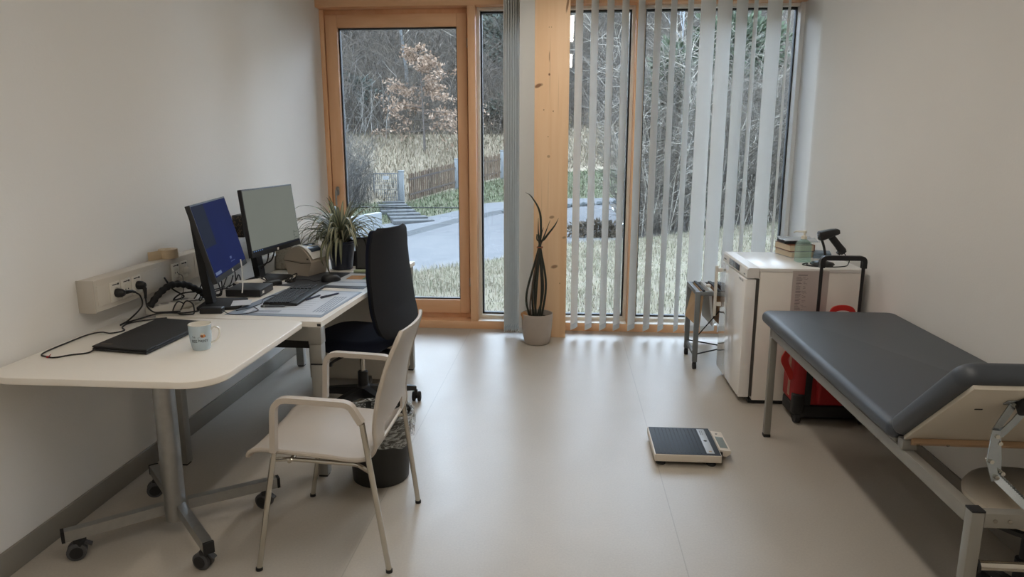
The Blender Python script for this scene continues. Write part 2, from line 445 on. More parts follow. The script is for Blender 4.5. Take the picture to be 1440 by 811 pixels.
# lamps: two slim ceiling luminaires along the room's axis, plus an added unseen fill lamp
M_lamp = emit_mat('lamp_diffuser', '#FFF6EA', LAMP)
for lx, y0, y1, lb in ((0, 3.25, 5.0, 'slim white ceiling lamp nearest the window'), (0, .35, 2.1, 'slim white ceiling lamp second from the window'), (-.77, -1.45, -.25, 'added unseen fill lamp on the ceiling behind the camera')):
    t = thing('ceiling_lamp', lb, 'lamp', (lx - .03, (y0 + y1) / 2, ZC), 'ceiling lamps')
    obj('housing', B().box(lx - .10, lx + .05, y0, y1, ZC - .045, ZC - .001, .004), M_wplastic, t)
    obj('diffuser', B().box(lx - .09, lx + .04, y0 + .01, y1 - .01, ZC - .052, ZC - .046, .002), M_lamp, t)

# ------------------------------------------------------------------ vertical blinds
def blind_material():
    m = bpy.data.materials.new('blind_fabric'); m.use_nodes = True
    n, l = m.node_tree.nodes, m.node_tree.links
    p = n['Principled BSDF']; p.inputs['Base Color'].default_value = lin('#F2F1EE'); p.inputs['Roughness'].default_value = .8
    p.inputs['Specular IOR Level'].default_value = .2
    t = n.new('ShaderNodeBsdfTranslucent'); t.inputs[0].default_value = lin('#F2F2F0')
    tc = n.new('ShaderNodeTexCoord'); nz = n.new('ShaderNodeTexNoise'); nz.inputs['Scale'].default_value = 500
    bp = n.new('ShaderNodeBump'); bp.inputs['Strength'].default_value = .15; bp.inputs['Distance'].default_value = .001
    l.new(tc.outputs['Object'], nz.inputs[0]); l.new(nz.outputs[0], bp.inputs['Height']); l.new(bp.outputs[0], p.inputs['Normal'])
    mx = n.new('ShaderNodeMixShader'); mx.inputs[0].default_value = .5
    l.new(p.outputs[0], mx.inputs[1]); l.new(t.outputs[0], mx.inputs[2]); l.new(mx.outputs[0], n['Material Output'].inputs[0])
    return m
M_blind = blind_material()
M_hem = mat('blind_hem', '#DADDDE', .7)
def slat(t, cx, deg, label=None, deg2=None, yc=5.62, z0=.062, curve=.006, wd=.127):
    """one hanging slat with its weighted hem; deg = its turn out of the window plane at the top, deg2 at the bottom"""
    deg2 = deg if deg2 is None else deg2
    def fn(u, v, zz0, zz1):
        z = zz0 + (zz1 - zz0) * v
        k = (z - z0) / (2.69 - z0); a = math.radians(deg2 + (deg - deg2) * min(1, k * 2.2))
        s = (u - .5) * wd; q = curve * (1 - (2*u - 1) ** 2)
        return (cx + s * math.cos(a) + q * math.sin(a), yc + s * math.sin(a) - q * math.cos(a), z)
    b = B(); b.grid(lambda u, v: fn(u, v, z0 + .0455, 2.69), 6, 10, .0009); sl = obj('slat', b, M_blind, t, label=label)
    b = B(); b.grid(lambda u, v: fn(u, v, z0, z0 + .045), 6, 1, .0026); obj('hem', b, M_hem, sl)
t = thing('vertical_blind', 'white vertical blind spread across the window right of the wooden post', 'blind', (.87, 5.62, .062))
obj('headrail', B().box(.004, 1.745, 5.565, 5.655, 2.70, 2.758, .003), M_wplastic, t)
SL = [(.070, 63, None), (.186, 63, None), (.303, 63, None), (.414, 62, None), (.533, 62, 58), (.655, 60, None), (.770, 62, None), (.892, 62, 66),
      (1.020, 22, 14), (1.142, 24, 18), (1.266, 38, 36), (1.366, 63, None), (1.502, 20, 16), (1.606, 66, None)]
for i, (cx, d, d2) in enumerate(SL): slat(t, cx, d, None, d2)
t = thing('vertical_blind', 'grey vertical blind drawn back into a narrow stack left of the wooden post', 'blind', (-.40, 5.62, .035))
obj('headrail', B().box(-.56, -.264, 5.565, 5.655, 2.70, 2.758, .003), M_wplastic, t)
for i in range(7): slat(t, -.495 + i * .0185, 86, z0=.035 + .003 * (i % 3), curve=.003)
slat(t, -.318, 14, 'slat turned flat to the room', z0=.04, yc=5.535, wd=.116)
for k in range(5): slat(t, -.318 + .002 * k, 14, z0=.042 + .001 * k, yc=5.545 + .009 * k, wd=.114)

# ------------------------------------------------------------------ mobile side table
TX, TY = -1.5825, 2.5625
t = thing('mobile_table', 'white square-topped mobile table on a steel column with cross base and castors', 'table', (TX, TY, 0))
b = B(); b.slab(TX, TY, .835, .845, .1, .745, .77, .003, n=10, rr=[.05, .05, .115, .125]); obj('tabletop', b, M_white, t)
CX, CY = -1.562, 2.50
b = B(); b.slab(CX, CY, .070, .090, .034, .062, .715, .001, n=8); obj('column', b, M_steel, t)
b = B().box(CX - .12, CX + .10, CY - .09, CY + .16, .7155, .7445, .004); b.box(CX - .055, CX - .036, CY - .05, CY + .03, .665, .7155, .006)
b.tube([(CX - .15, CY + .05, .715), (CX + .12, CY + .05, .715)], .022, 12)
for k in range(4): b.box(CX - .105 + k * .013, CX - .099 + k * .013, CY - .02, CY + .06, .67 - .006 * k, .7155)
b.box(CX + .055, CX + .085, CY - .02, CY + .05, .69, .7155, .004); obj('tilt_mechanism', b, M_blackm, t, label='black tilting mechanism under the top')
for sx, sy in ((-1, -1), (1, -1), (1, 1), (-1, 1)):
    e = Vector({(-1, -1): (-1.862, 2.262), (1, -1): (-1.287, 2.232), (1, 1): (-1.243, 2.742), (-1, 1): (-1.842, 2.815)}[(sx, sy)] + (.108,))
    c = Vector((CX, CY + .02, .108)); d = (e - c).normalized()
    ar = obj('base_arm', B().tube([c + d * .036, e], .02, square=(.036, .042)), M_steel, t)
    obj('end_cap', B().tube([e + d * .0005, e + d * .012], .02, square=(.038, .044)), M_blackm, ar)
    q = e - d * .045; b = B(); fx = Vector((-d.y, d.x, 0))
    b.cyl((q.x, q.y, .082), (q.x, q.y, .087), .018); b.box(q.x - .016, q.x + .016, q.y - .02, q.y + .02, .052, .082, .006)
    obj('castor_fork', b, M_black, ar)
    dr_ = Vector((math.cos(.5), math.sin(.5), 0)) if sx < 0 else Vector((math.cos(-.2), math.sin(-.2), 0)); ax = Vector((-dr_.y, dr_.x, 0))
    o_ = q - dr_ * .012; o_.z = .034; o_ = Vector(o_)
    # twin wheel turned on its axle plus the brake pedal
    bw = B()
    for s in (-1, 1): bw.tube([o_ + ax * (s * .004), o_ + ax * (s * .006), o_ + ax * (s * .019), o_ + ax * (s * .022)], [.028, .034, .034, .028], 20)
    pd = o_ + dr_ * .03; bw.tube([pd + Vector((0, 0, .03)), pd + dr_ * .022 + Vector((0, 0, .016))], .008, square=(.022, .007))
    bw.mi = 1
    bw.tube([o_ - ax * .0225, o_ - ax * .0245], .023, 20); bw.tube([o_ + ax * .0225, o_ + ax * .0245], .023, 20)
    obj('castor_wheel', bw, [mat('castor_tyre', '#4A4A4C', .7), M_black], ar)

# ------------------------------------------------------------------ desk
DX, DY = -1.47, 3.85
t = thing('desk', 'long white office desk with grey telescopic legs along the left wall', 'desk', (DX, DY, 0))
DP = [(-1.10, 3.004), (-1.032, 4.680), (-1.84, 4.715), (-1.912, 3.06)]
b = B(); b.prism(DP, .735, .760); obj('desktop', b, M_white, t)
LEG = [(-1.134, 3.034), (-1.072, 4.640), (-1.865, 4.665), (-1.86, 3.095)]
for x, y in LEG:
    b = B().box(x - .026, x + .026, y - .026, y + .026, .010, .555, .003); lg = obj('leg', b, M_alu, t)
    obj('sleeve', B().box(x - .030, x + .030, y - .030, y + .030, .652, .7345, .003).box(x - .0275, x + .0275, y - .0275, y + .0275, .562, .6515, .002), M_alu, lg)
    obj('ring', B().box(x - .0265, x + .0265, y - .0265, y + .0265, .5552, .5618), M_blackm, lg)
    obj('foot', B().box(x - .021, x + .021, y - .021, y + .021, 0, .0098, .002), M_blackm, lg)
def between(b, a, c, z0, z1, th):
    b.tube([(a[0], a[1], (z0+z1)/2), (c[0], c[1], (z0+z1)/2)], .01, square=(th, z1 - z0))
for i, j in ((0, 3), (1, 2)):
    b = B(); between(b, (LEG[i][0] - .031, LEG[i][1]), (LEG[j][0] + .031, LEG[j][1]), .665, .7345, .03); obj('end_rail', b, M_alu, t)
for i, j, k in ((0, 1, -.12), (3, 2, .1)):
    b = B(); between(b, (LEG[i][0] + k, LEG[i][1] + .031), (LEG[j][0] + k, LEG[j][1] - .031), .685, .7345, .03); obj('long_rail', b, M_alud, t)
b = B().box(-1.42, -1.168, 3.06, 3.10, .618, .663, .004); obj('cable_tray', b, M_blackm, t, label='black tray under the near end rail')
b = B().box(-1.118, -1.1015, 3.0015, 3.0035, .740, .752); obj('badge', b, M_blackm, t, label='small black badge on the desktop corner')

# rolling pedestal under the far end
t = thing('pedestal_cabinet', 'light grey rolling drawer pedestal under the far end of the desk', 'cabinet', (-1.37, 4.44, 0))
M_ped = mat('pedestal_grey', '#C5BEB2', .5, var=.02)
obj('body', B().box(-1.66, -1.085, 4.285, 4.595, .045, .60, .004), M_ped, t)
for k in range(3):
    d = obj('drawer', B().box(-1.0845, -1.066, 4.287, 4.593, .05 + k * .183, .228 + k * .183, .003), M_ped, t)
    obj('handle', B().tube(fillet([(-1.0655, 4.38, .19 + k * .183), (-1.052, 4.38, .19 + k * .183), (-1.052, 4.50, .19 + k * .183), (-1.0655, 4.50, .19 + k * .183)], .01), .004, 8), M_steel, d)
for x in (-1.63, -1.12):
    for y in (4.32, 4.56):
        b = B().tube([(x - .012, y, .0215), (x + .012, y, .0215)], .021, 16); b.box(x - .015, x + .015, y - .015, y + .015, .036, .0445); obj('castor', b, M_rubber, t)

# ------------------------------------------------------------------ visitor armchair
M_shell = mat('beige_shell', '#BCB2A6', .5, spec=.4, var=.012, vscale=5, bump=.12, bscale=300)
t = thing('visitor_chair', 'beige plastic armchair with chrome legs in the foreground, facing the side table', 'chair', (-.88, 2.55, 0))
YC = 2.548
def prof(u):
    """side profile of the shell from the seat's front edge to the top of the back: (x, z, half width)"""
    P = [(-1.165, .405, .205), (-1.150, .432, .215), (-1.10, .445, .222), (-.98, .440, .228), (-.85, .430, .230), (-.755, .422, .233), (-.700, .435, .236), (-.668, .482, .239), (-.661, .555, .240), (-.634, .68, .238), (-.600, .79, .232), (-.571, .868, .205), (-.562, .896, .165)]
    s = u * (len(P) - 1); i = min(int(s), len(P) - 2); q = s - i
    a, b_, c, d = [Vector(P[max(0, min(len(P) - 1, j))]) for j in (i - 1, i, i + 1, i + 2)]
    return .5 * ((2*b_) + (c-a)*q + (2*a-5*b_+4*c-d)*q*q + (3*b_-a-3*c+d)*q**3)
def shell(u, v):
    p = prof(u); s = 2 * v - 1
    back = max(0, min(1, (u - .55) / .2))
    dish = .020 * back * (s * s) * 1.0          # back wraps forward at its edges
    x = p.x - dish - 0 * s; z = p.y + .010 * (1 - back) * (s ** 4)
    return (x, YC + p.z * s, z)
NU, NV = 60, 30
b = B(); sh = {}
th = .009
def sn(u, v):
    e = 1e-3
    a = Vector(shell(min(1, u+e), v)) - Vector(shell(max(0, u-e), v)); c = Vector(shell(u, min(1, v+e))) - Vector(shell(u, max(0, v-e)))
    return a.cross(c).normalized()
US = [i / NU for i in range(NU + 1)]
slot = lambda i, j: 35 <= i < 39 and 6 <= j < 24
top, bot = {}, {}
for i in range(NU + 1):
    for j in range(NV + 1):
        u, v = US[i], j / NV; q = Vector(shell(u, v)); nn = sn(u, v)
        top[i, j] = b.v(q + nn * th / 2); bot[i, j] = b.v(q - nn * th / 2)
def side(a, c):
    b.f([top[a], top[c], bot[c], bot[a]])
for i in range(NU):
    for j in range(NV):
        if slot(i, j): continue
        b.f([top[i, j], top[i+1, j], top[i+1, j+1], top[i, j+1]]); b.f([bot[i, j], bot[i, j+1], bot[i+1, j+1], bot[i+1, j]])
        for (di, dj, a, c) in ((-1, 0, (i, j), (i, j+1)), (1, 0, (i+1, j), (i+1, j+1)), (0, -1, (i, j), (i+1, j)), (0, 1, (i, j+1), (i+1, j+1))):
            ii, jj = i + di, j + dj
            if not (0 <= ii < NU and 0 <= jj < NV) or slot(ii, jj): side(a, c)
so = obj('seat_shell', b, M_shell, t, label='one-piece beige seat and back with a slot', angle=50)
# a moulded thicker rim along both sides of the seat
for s, sg in ((0, -1), (1, 1)):
    b = B(); b.tube([Vector(shell(u / 40, s)) + Vector((0, 0, -.004)) for u in range(1, 41)], .0085, 8); obj('shell_rim', b, M_shell, so)
for s, yf, yr, ya in ((-1, 2.267, 2.292, 2.272), (1, 2.828, 2.806, 2.822)):
    fl = obj('front_leg', B().tube([(-1.117, yf, .006), (-1.032, ya, .470)], .0105, 14), M_chrome, t)
    rl = obj('rear_leg', B().tube([(-.634, yr, .006), (-.706, ya, .588)], .0105, 14), M_chrome, t)
    for L, x, y in ((fl, -1.117, yf), (rl, -.634, yr)): obj('foot', B().cyl((x, y, 0), (x, y, .012), .0125, 14), M_blackm, L)
    pts = fillet([(-1.031, ya, .471), (-1.019, ya, .672), (-.765, ya, .660), (-.742, ya, .650), (-.707, ya, .589)], .055, 8)
    obj('armrest', B().tube(pts, .014, square=(.030, .020), up=(1, 0, 0)), M_shell, t)
    y2 = YC + s * .225
    b = B().tube(fillet([(-1.036, ya, .44), (-1.000, y2, .420), (-.745, y2, .408), (-.684, ya, .405)], .02), .008, 10); obj('side_rail', b, M_chrome, t)
for x in (-1.0, -.76): obj('cross_rail', B().tube([(x, YC - .224, .41), (x, YC + .224, .41)], .008, 10), M_chrome, t)

# ------------------------------------------------------------------ waste bin
t = thing('waste_bin', 'black round waste bin with a clear liner behind the beige armchair', 'bin', (-.862, 3.045, 0))
b = B(); b.lathe([(.126, 0), (.130, .004), (.152, .315), (.155, .318), (.155, .325), (.148, .325), (.126, .012), (0.001, .01)], 40, (-.862, 3.045, 0), True, False); obj('bucket', b, mat('bin_black', '#232321', .55, bump=.2, bscale=260), t)
def liner_mat():
    m = bpy.data.materials.new('clear_liner'); m.use_nodes = True
    n, l = m.node_tree.nodes, m.node_tree.links
    p = n['Principled BSDF']; p.inputs['Base Color'].default_value = lin('#C9CBC8'); p.inputs['Roughness'].default_value = .25
    tr = n.new('ShaderNodeBsdfTransparent'); tr.inputs[0].default_value = (.9, .9, .9, 1); mx = n.new('ShaderNodeMixShader')
    tc = n.new('ShaderNodeTexCoord'); mp = n.new('ShaderNodeMapping'); mp.inputs['Scale'].default_value = (1, 1, 3)
    nz = n.new('ShaderNodeTexNoise'); nz.inputs['Scale'].default_value = 22; nz.inputs['Detail'].default_value = 4; nz.inputs['Distortion'].default_value = 1.5
    l.new(tc.outputs['Object'], mp.inputs[0]); l.new(mp.outputs[0], nz.inputs[0])
    r = n.new('ShaderNodeMapRange'); r.inputs[1].default_value = .4; r.inputs[2].default_value = .65; r.inputs[3].default_value = .08; r.inputs[4].default_value = .7
    l.new(nz.outputs[0], r.inputs[0]); l.new(r.outputs[0], mx.inputs[0]); l.new(tr.outputs[0], mx.inputs[1]); l.new(p.outputs[0], mx.inputs[2])
    l.new(mx.outputs[0], n['Material Output'].inputs[0]); return m
rng = random.Random(3); b = B(); R = []
nn = 72; ph = [rng.random() * 6.3 for _ in range(8)]
for k, (r, z) in enumerate(((.118, .10), (.140, .22), (.147, .318), (.152, .334), (.160, .335), (.1635, .322), (.166, .30), (.164, .27), (.161, .24), (.162, .205))):
    ring = []
    for i in range(nn):
        a = 2 * PI * i / nn
        wv = (.0025 * math.sin(11*a + ph[0] + k*.6) + .002 * math.sin(23*a + ph[1] - k*.9)) * (1 if k != 3 else .3)
        if k >= 5: wv = abs(wv) + .001
        zz = z + (.012 * math.sin(5*a + ph[2]) + .008 * math.sin(9*a + ph[3]) if k == 9 else .002 * math.sin(13*a + ph[4]))
        ring.append((-.862 + (r + wv) * math.cos(a), 3.045 + (r + wv) * math.sin(a), zz))
    R.append(ring)
b.rings(R, False, False); obj('liner', b, liner_mat(), t, label='crumpled clear plastic liner folded over the rim', angle=80)

# ------------------------------------------------------------------ office swivel chair
M_mesh = mat('chair_black_back', '#1D1D1F', .75, spec=.25, bump=.15, bscale=500)
M_navy = mat('chair_navy_cushion', '#181C2B', .9, spec=.2, bump=.2, bscale=500)
HX, HY = -1.185, 3.88
t = thing('office_chair', 'black swivel office chair with tall backrest pushed up to the desk', 'chair', (HX, HY, 0))
b = B(); b.lathe([(.030, .075), (.042, .085), (.046, .115), (.036, .150), (.030, .155)], 24, (HX, HY, 0)); hb = obj('hub', b, M_black, t)
for k in range(5):
    a = math.radians(27 + 72 * k); d = Vector((math.cos(a), math.sin(a), 0)); c = Vector((HX, HY, 0))
    pts = [c + d * .038 + Vector((0, 0, .118)), c + d * .16 + Vector((0, 0, .112)), c + d * .285 + Vector((0, 0, .098)), c + d * .318 + Vector((0, 0, .090))]
    b = B(); R_ = []
    for p, wd, hh in zip(pts, (.060, .048, .036, .026), (.055, .042, .030, .026)):
        sd = Vector((-d.y, d.x, 0)) * wd / 2
        R_.append([p - sd - Vector((0, 0, hh/2)), p + sd - Vector((0, 0, hh/2)), p + sd*.8 + Vector((0, 0, hh/2)), p - sd*.8 + Vector((0, 0, hh/2))])
    b.rings(R_); b.cyl(tuple(pts[3] - Vector((0, 0, .01))), tuple(pts[3] - d*.004 - Vector((0, 0, .046))), .010, 10)
    lg = obj('base_leg', b, M_black, t)
    ca = a + 1.2 + k * 1.1; cd = Vector((math.cos(ca), math.sin(ca), 0)); ax = Vector((-cd.y, cd.x, 0)); o_ = c + d * .318 + cd * .018; o_.z = .030
    b = B()
    for s in (-1, 1): b.tube([o_ + ax*s*.006, o_ + ax*s*.008, o_ + ax*s*.024, o_ + ax*s*.027], [.024, .030, .030, .022], 20)
    b.tube([o_ - ax*.006, o_ + ax*.006], .014, 12); obj('castor', b, M_rubber, lg)
obj('gas_lift', B().cyl((HX, HY, .155), (HX, HY, .345), .014, 16), M_chrome, t, label='shiny gas lift column')
obj('lift_collar', B().lathe([(.030, .1555), (.030, .235), (.025, .24)], 20, (HX, HY, 0)), M_black, t)
RZ = Matrix.Translation((HX, HY, 0)) @ Matrix.Rotation(math.radians(-16), 4, 'Z')     # local: chair faces -x, back at +x
b = B(); b.M = RZ; b.slab(0, 0, .26, .2, .05, .345, .395, .01); b.tube([(-.03, -.10, .365), (-.05, -.19, .355), (-.075, -.215, .335)], .008, 8)
b.box(-.095, -.060, -.225, -.205, .322, .340, .004); obj('mechanism', b, M_black, t)
b = B(); b.M = RZ; b.slab(-.03, 0, .46, .46, .12, .396, .480, .035, n=8, k=4); obj('seat', b, M_navy, t)
def chair_back(u, v, off):
    z = .50 + .60 * v
    P = [(.262, 0), (.252, .2), (.238, .4), (.225, .6), (.222, .8), (.232, 1.0)]
    x = np.interp(v, [p[1] for p in P], [p[0] for p in P]) + .022 * max(0, .25 - v) / .25
    hw = np.interp(v, [0, .04, .12, .3, .6, .85, .95, .985, 1], [.165, .200, .222, .226, .214, .196, .182, .165, .135])
    s = 2 * u - 1
    x -= .030 * s * s
    return (x + off, hw * s, z)
b = B(); b.M = RZ; b.grid(lambda u, v: chair_back(u, v, .012), 18, 40, .016); bk = obj('backrest', b, M_mesh, t, angle=50)
b = B(); b.M = RZ; b.grid(lambda u, v: chair_back(.015 + .97 * u, .015 + .97 * v, -.008), 18, 40, .024); obj('back_cushion', b, M_navy, bk, label='navy padded front of the backrest', angle=50)
b = B(); b.M = RZ; b.tube(fillet([(.10, 0, .37), (.25, 0, .37), (.268, 0, .46), (.245, 0, .56)], .05), .02, square=(.07, .022), up=(0, 0, 1)); obj('back_bar', b, M_black, t)

# ------------------------------------------------------------------ cable trunking on the left wall
t = thing('cable_trunking', 'white socket trunking running along the left wall above the desks', 'cable trunking', (XL + .035, 4.0, .855))
TF = -1.945
M_trunk = mat('trunking_white', '#CFC8BC', .45, var=.01)
b = B().box(XL + .0005, TF, 2.705, 5.55, .858, .992, .003); tk = obj('channel', b, M_trunk, t)
b = B().box(TF, TF + .003, 2.72, 3.26, .880, .968, .001).box(TF, TF + .003, 3.50, 5.545, .880, .968, .001); obj('cover', b, mat('trunking_cover', '#D2CBBF', .42), tk)
obj('end_plate', B().box(XL + .0005, TF + .001, 2.7015, 2.7045, .856, .994, .001), mat('end_plate', '#BDB6AB', .5), t)
M_sock = mat('socket_white', '#E2DDD2', .3)
def socket(y, z=.924, w_=.066):
    b = B(); b.box(TF + .0032, TF + .0105, y - w_/2, y + w_/2, z - .042, z + .042, .002)
    s = obj('socket', b, M_sock, t)
    b = B(); b.M = Matrix.Translation((TF + .0107, y, z - .004)) @ Matrix.Rotation(PI/2, 4, 'Y')
    b.lathe([(.0235, 0), (.0235, .003), (.0205, .003), (.0195, -.0000)], 28, (0, 0, 0), True, False); obj('socket_ring', b, M_sock, s)
    b = B()
    for q in (-.0095, .0095): b.tube([(TF + .0106, y + q, z - .004), (TF + .0122, y + q, z - .004)], .0028, 10)
    b.box(TF + .0105, TF + .0112, y - .02, y + .012, z + .029, z + .033); b.box(TF + .0105, TF + .0115, y + .014, y + .023, z + .027, z + .035); obj('socket_marks', b, M_blackm, s)
for y in (2.829, 2.905, 2.981, 3.305, 3.381, 3.62, 3.70): socket(y)
def plug(y, z, label, dirz):
    p = thing('power_plug', label, 'plug', (TF + .013, y, z), 'plugs in the wall trunking')
    b = B(); b.M = Matrix.Translation((TF + .0135, y, z)) @ Matrix.Rotation(PI/2, 4, 'Y')
    b.lathe([(.0185, 0), (.0195, .006), (.0185, .022), (.012, .034), (.009, .036)], 20); obj('plug_body', b, M_cable, p)
    b = B(); b.tube(dirz, [.010, .009, .0065, .0055], 10); obj('strain_relief', b, M_cable, p)
plug(2.829, .918, 'black plug in the first trunking socket from the camera, cord sagging to the table', [(TF + .035, 2.829, .918), (TF + .045, 2.85, .918), (TF + .045, 2.885, .914), (TF + .043, 2.91, .905)])
plug(2.981, .922, 'black plug in the third trunking socket, cord hanging straight down', [(TF + .035, 2.981, .920), (TF + .044, 2.982, .905), (TF + .043, 2.984, .880), (TF + .040, 2.986, .86)])
# white charger in a socket further back
p = thing('power_plug', 'white plug in the trunking socket just left of the tilted monitor', 'plug', (TF + .013, 3.381, .92), 'plugs in the wall trunking')
b = B(); b.M = Matrix.Translation((TF + .0135, 3.381, .92)) @ Matrix.Rotation(PI/2, 4, 'Y'); b.lathe([(.017, 0), (.0185, .004), (.017, .026), (.010, .030)], 20); obj('plug_body', b, M_wplastic, p)

def cable(name, label, pts, r=.0028, m=None, cat='cable', group=None, n=8):
    return obj(name, B().tube(arc(pts, n), r, 8), m or M_cable, None, label, cat, group, loc=pts[0])
ZT, ZD = .770, .760
# loop of the laptop cord on the side table
cable('power_cable', 'black cord from the near trunking plug drooping onto the side table', [(TF + .043, 2.911, .904), (TF + .040, 2.95, .878), (TF + .038, 2.955, .83), (TF + .03, 2.87, .79), (TF + .02, 2.82, ZT + .008), (-1.93, 2.86, ZT + .006), (-1.905, 2.955, ZT + .007), (-1.86, 3.015, ZT + .014), (-1.80, 3.10, ZD + .006), (-1.75, 3.15, ZD + .005)], .0035)
cable('power_cable', 'black cord hanging from the third socket to the desk top', [(TF + .040, 2.986, .858), (TF + .042, 2.99, .82), (-1.90, 3.03, .785), (-1.885, 3.075, ZD + .014), (-1.83, 3.13, ZD + .006)], .0035)
cable('charging_cable', 'black cord looped on the side table left of the laptop, with a red tie', [(-1.785, 2.448, ZT + .012), (-1.80, 2.425, ZT + .004), (-1.845, 2.40, ZT + .003), (-1.885, 2.362, ZT + .003), (-1.925, 2.372, ZT + .003), (-1.957, 2.39, ZT + .003), (-1.972, 2.44, ZT + .003), (-1.975, 2.55, ZT + .003), (-1.965, 2.66, ZT + .006), (-1.925, 2.69, ZT + .010), (-1.89, 2.70, ZT + .004), (-1.865, 2.75, ZT + .003), (-1.905, 2.80, ZT + .003), (-1.915, 2.87, ZT + .004), (-1.86, 2.935, ZT + .004), (-1.80, 2.965, ZT + .006)], .003)
obj('cable_tie', B().tube([(-1.918, 2.368, ZT + .003), (-1.908, 2.366, ZT + .003)], .0045, 8).tube([(-1.914, 2.372, ZT + .004), (-1.910, 2.378, ZT + .010)], .0015, 6), mat('red_tie', '#9E1B22', .5), None, 'tiny red tie around the looped cord on the side table', 'cable tie', loc=(-1.915, 2.368, ZT))

# ------------------------------------------------------------------ on the side table
t = thing('laptop', 'closed black laptop lying on the side table', 'laptop', (-1.69, 2.68, ZT))
LB = [(-1.806, 2.462), (-1.566, 2.425), (-1.552, 2.862), (-1.800, 2.905)]
def quadslab(b, Q, z0, z1, e):
    c = Vector((sum(q[0] for q in Q)/4, sum(q[1] for q in Q)/4, 0)); R = []
    for k in (0, 1, 2): a = PI/2*k/2; R.append((e*(1-math.sin(a)), z0 + e*.6*(1-math.cos(a))))
    for k in (0, 1, 2): a = PI/2*k/2; R.append((e*(1-math.cos(a)), z1 - e*.6*(1-math.sin(a))))
    b.rings([[tuple(Vector((q[0], q[1], 0)) + (c - Vector((q[0], q[1], 0))).normalized() * (i * 1.4) + Vector((0, 0, z))) for q in Q] for i, z in R])
M_lap = mat('laptop_black', '#1C1C1D', .55, spec=.35, bump=.04, bscale=400)
b = B(); quadslab(b, LB, ZT + .0025, ZT + .0125, .004); obj('base', b, M_lap, t)
b = B(); quadslab(b, LB, ZT + .0135, ZT + .0215, .004); ld = obj('lid', b, M_lap, t)
b = B(); c0 = Vector((-1.78, 2.49, ZT + .0217)); b.M = Matrix.Translation(c0); b.box(-.006, .038, -.006, .004, 0, .0003); obj('lid_mark', b, mat('dull_bronze', '#5A4A3C', .4, metal=.6), ld)
b = B()
for k, (u, wd) in enumerate(((.18, .018), (.33, .014), (.48, .012), (.62, .012), (.74, .016))):
    q = Vector((LB[0][0], LB[0][1], 0)).lerp(Vector((LB[1][0], LB[1][1], 0)), u); b.box(q.x - wd/2, q.x + wd/2, q.y - .0008, q.y + .001, ZT + .0055, ZT + .0105)
obj('ports', b, mat('port_dark', '#050505', .4), t)
b = B()
for q in LB: c = Vector((q[0], q[1], 0)).lerp(Vector((-1.68, 2.66, 0)), .12); b.lathe([(.006, ZT), (.006, ZT + .003)], 10, (c.x, c.y, 0))
obj('feet', b, M_rubber, t)

# mug
MX, MY = -1.405, 2.525
t = thing('mug', 'pale blue mug with a bee and "happy" lettering on the side table', 'mug', (MX, MY, ZT))
pr_ = [(.0005, .0035), (.027, .0035), (.0285, 0), (.031, .001), (.0345, .012), (.0385, .035), (.0405, .06), (.0415, .085), (.0425, .0985)]
b = B(); b.lathe(pr_, 40, (MX, MY, ZT), True, False); bd = obj('cup', b, mat('mug_blue', '#B3C3CC', .25, coat=.3), t)
b = B(); b.lathe([(.0425, .0985), (.0425, .1005), (.0405, .1012), (.0390, .0985), (.0375, .06), (.0345, .02), (.028, .009), (.0005, .008)], 40, (MX, MY, ZT), False, True); obj('inside', b, mat('mug_white', '#E3DFD4', .25, coat=.3), t, label='off-white glazed rim and inside')
ha = math.radians(12)
hx = lambda r, z: (MX + r * math.cos(ha), MY + r * math.sin(ha), ZT + z)
b = B(); b.tube(arc([hx(.0395, .078), hx(.055, .086), hx(.070, .078), hx(.070, .055), hx(.058, .033), hx(.0375, .024)], 6), .005, square=(.009, .0055), up=(0, 0, 1)); obj('handle', b, mat('mug_white', '#E3DFD4'), t, label='off-white handle')
def mugpt(a0, zc):
    def pl(x, y, off=.0006):
        z = zc + y; r = float(np.interp(z, [p[1] for p in pr_[3:]], [p[0] for p in pr_[3:]])) + off
        a = a0 + x / .041
        return (MX + r * math.cos(a), MY + r * math.sin(a), ZT + z)
    return pl
A0 = math.radians(-61)          # the side that faces the camera
M_ink = mat('mug_ink', '#2E3134', .5)
b = B()
text_bm(b, 'BEE', .0150, mugpt(A0 - .62, .035), .0002); text_bm(b, 'happy', .0165, mugpt(A0 + .22, .037), .0001); text_bm(b, 'be', .013, mugpt(A0 - .62, .053))
pts = [mugpt(A0 - .30, .054)(x, y) for x, y in ((0, 0), (.003, -.001), (.006, .001), (.009, .003))]; b.tube(pts, .0004, 5)
obj('lettering', b, M_ink, bd)
def patch(b, pl, cx, cy, rx, ry, rot=0., n=16, off=.0008):
    c, s = math.cos(rot), math.sin(rot)
    b.f([b.v(pl(cx + rx*math.cos(2*PI*i/n)*c - ry*math.sin(2*PI*i/n)*s, cy + rx*math.cos(2*PI*i/n)*s + ry*math.sin(2*PI*i/n)*c, off)) for i in range(n)])
pl = mugpt(A0 + .20, .060)
b = B(); patch(b, pl, 0, 0, .0095, .0068, -.1); obj('bee_body', b, mat('bee_orange', '#D98F52', .5), bd, label='orange painted bee')
b = B()
for x in (-.006, -.002): patch(b, pl, x, -.0005, .0013, .0055, .12, 10, .0011)
patch(b, pl, .0095, -.002, .002, .002, 0, 8, .001); obj('bee_stripes', b, M_ink, bd)
b = B(); patch(b, pl, -.003, .007, .003, .0048, .5, 12, .001); patch(b, pl, .001, .0072, .0028, .0042, -.2, 12, .0012); obj('bee_wings', b, mat('bee_wing', '#DDD6C8', .5), bd)

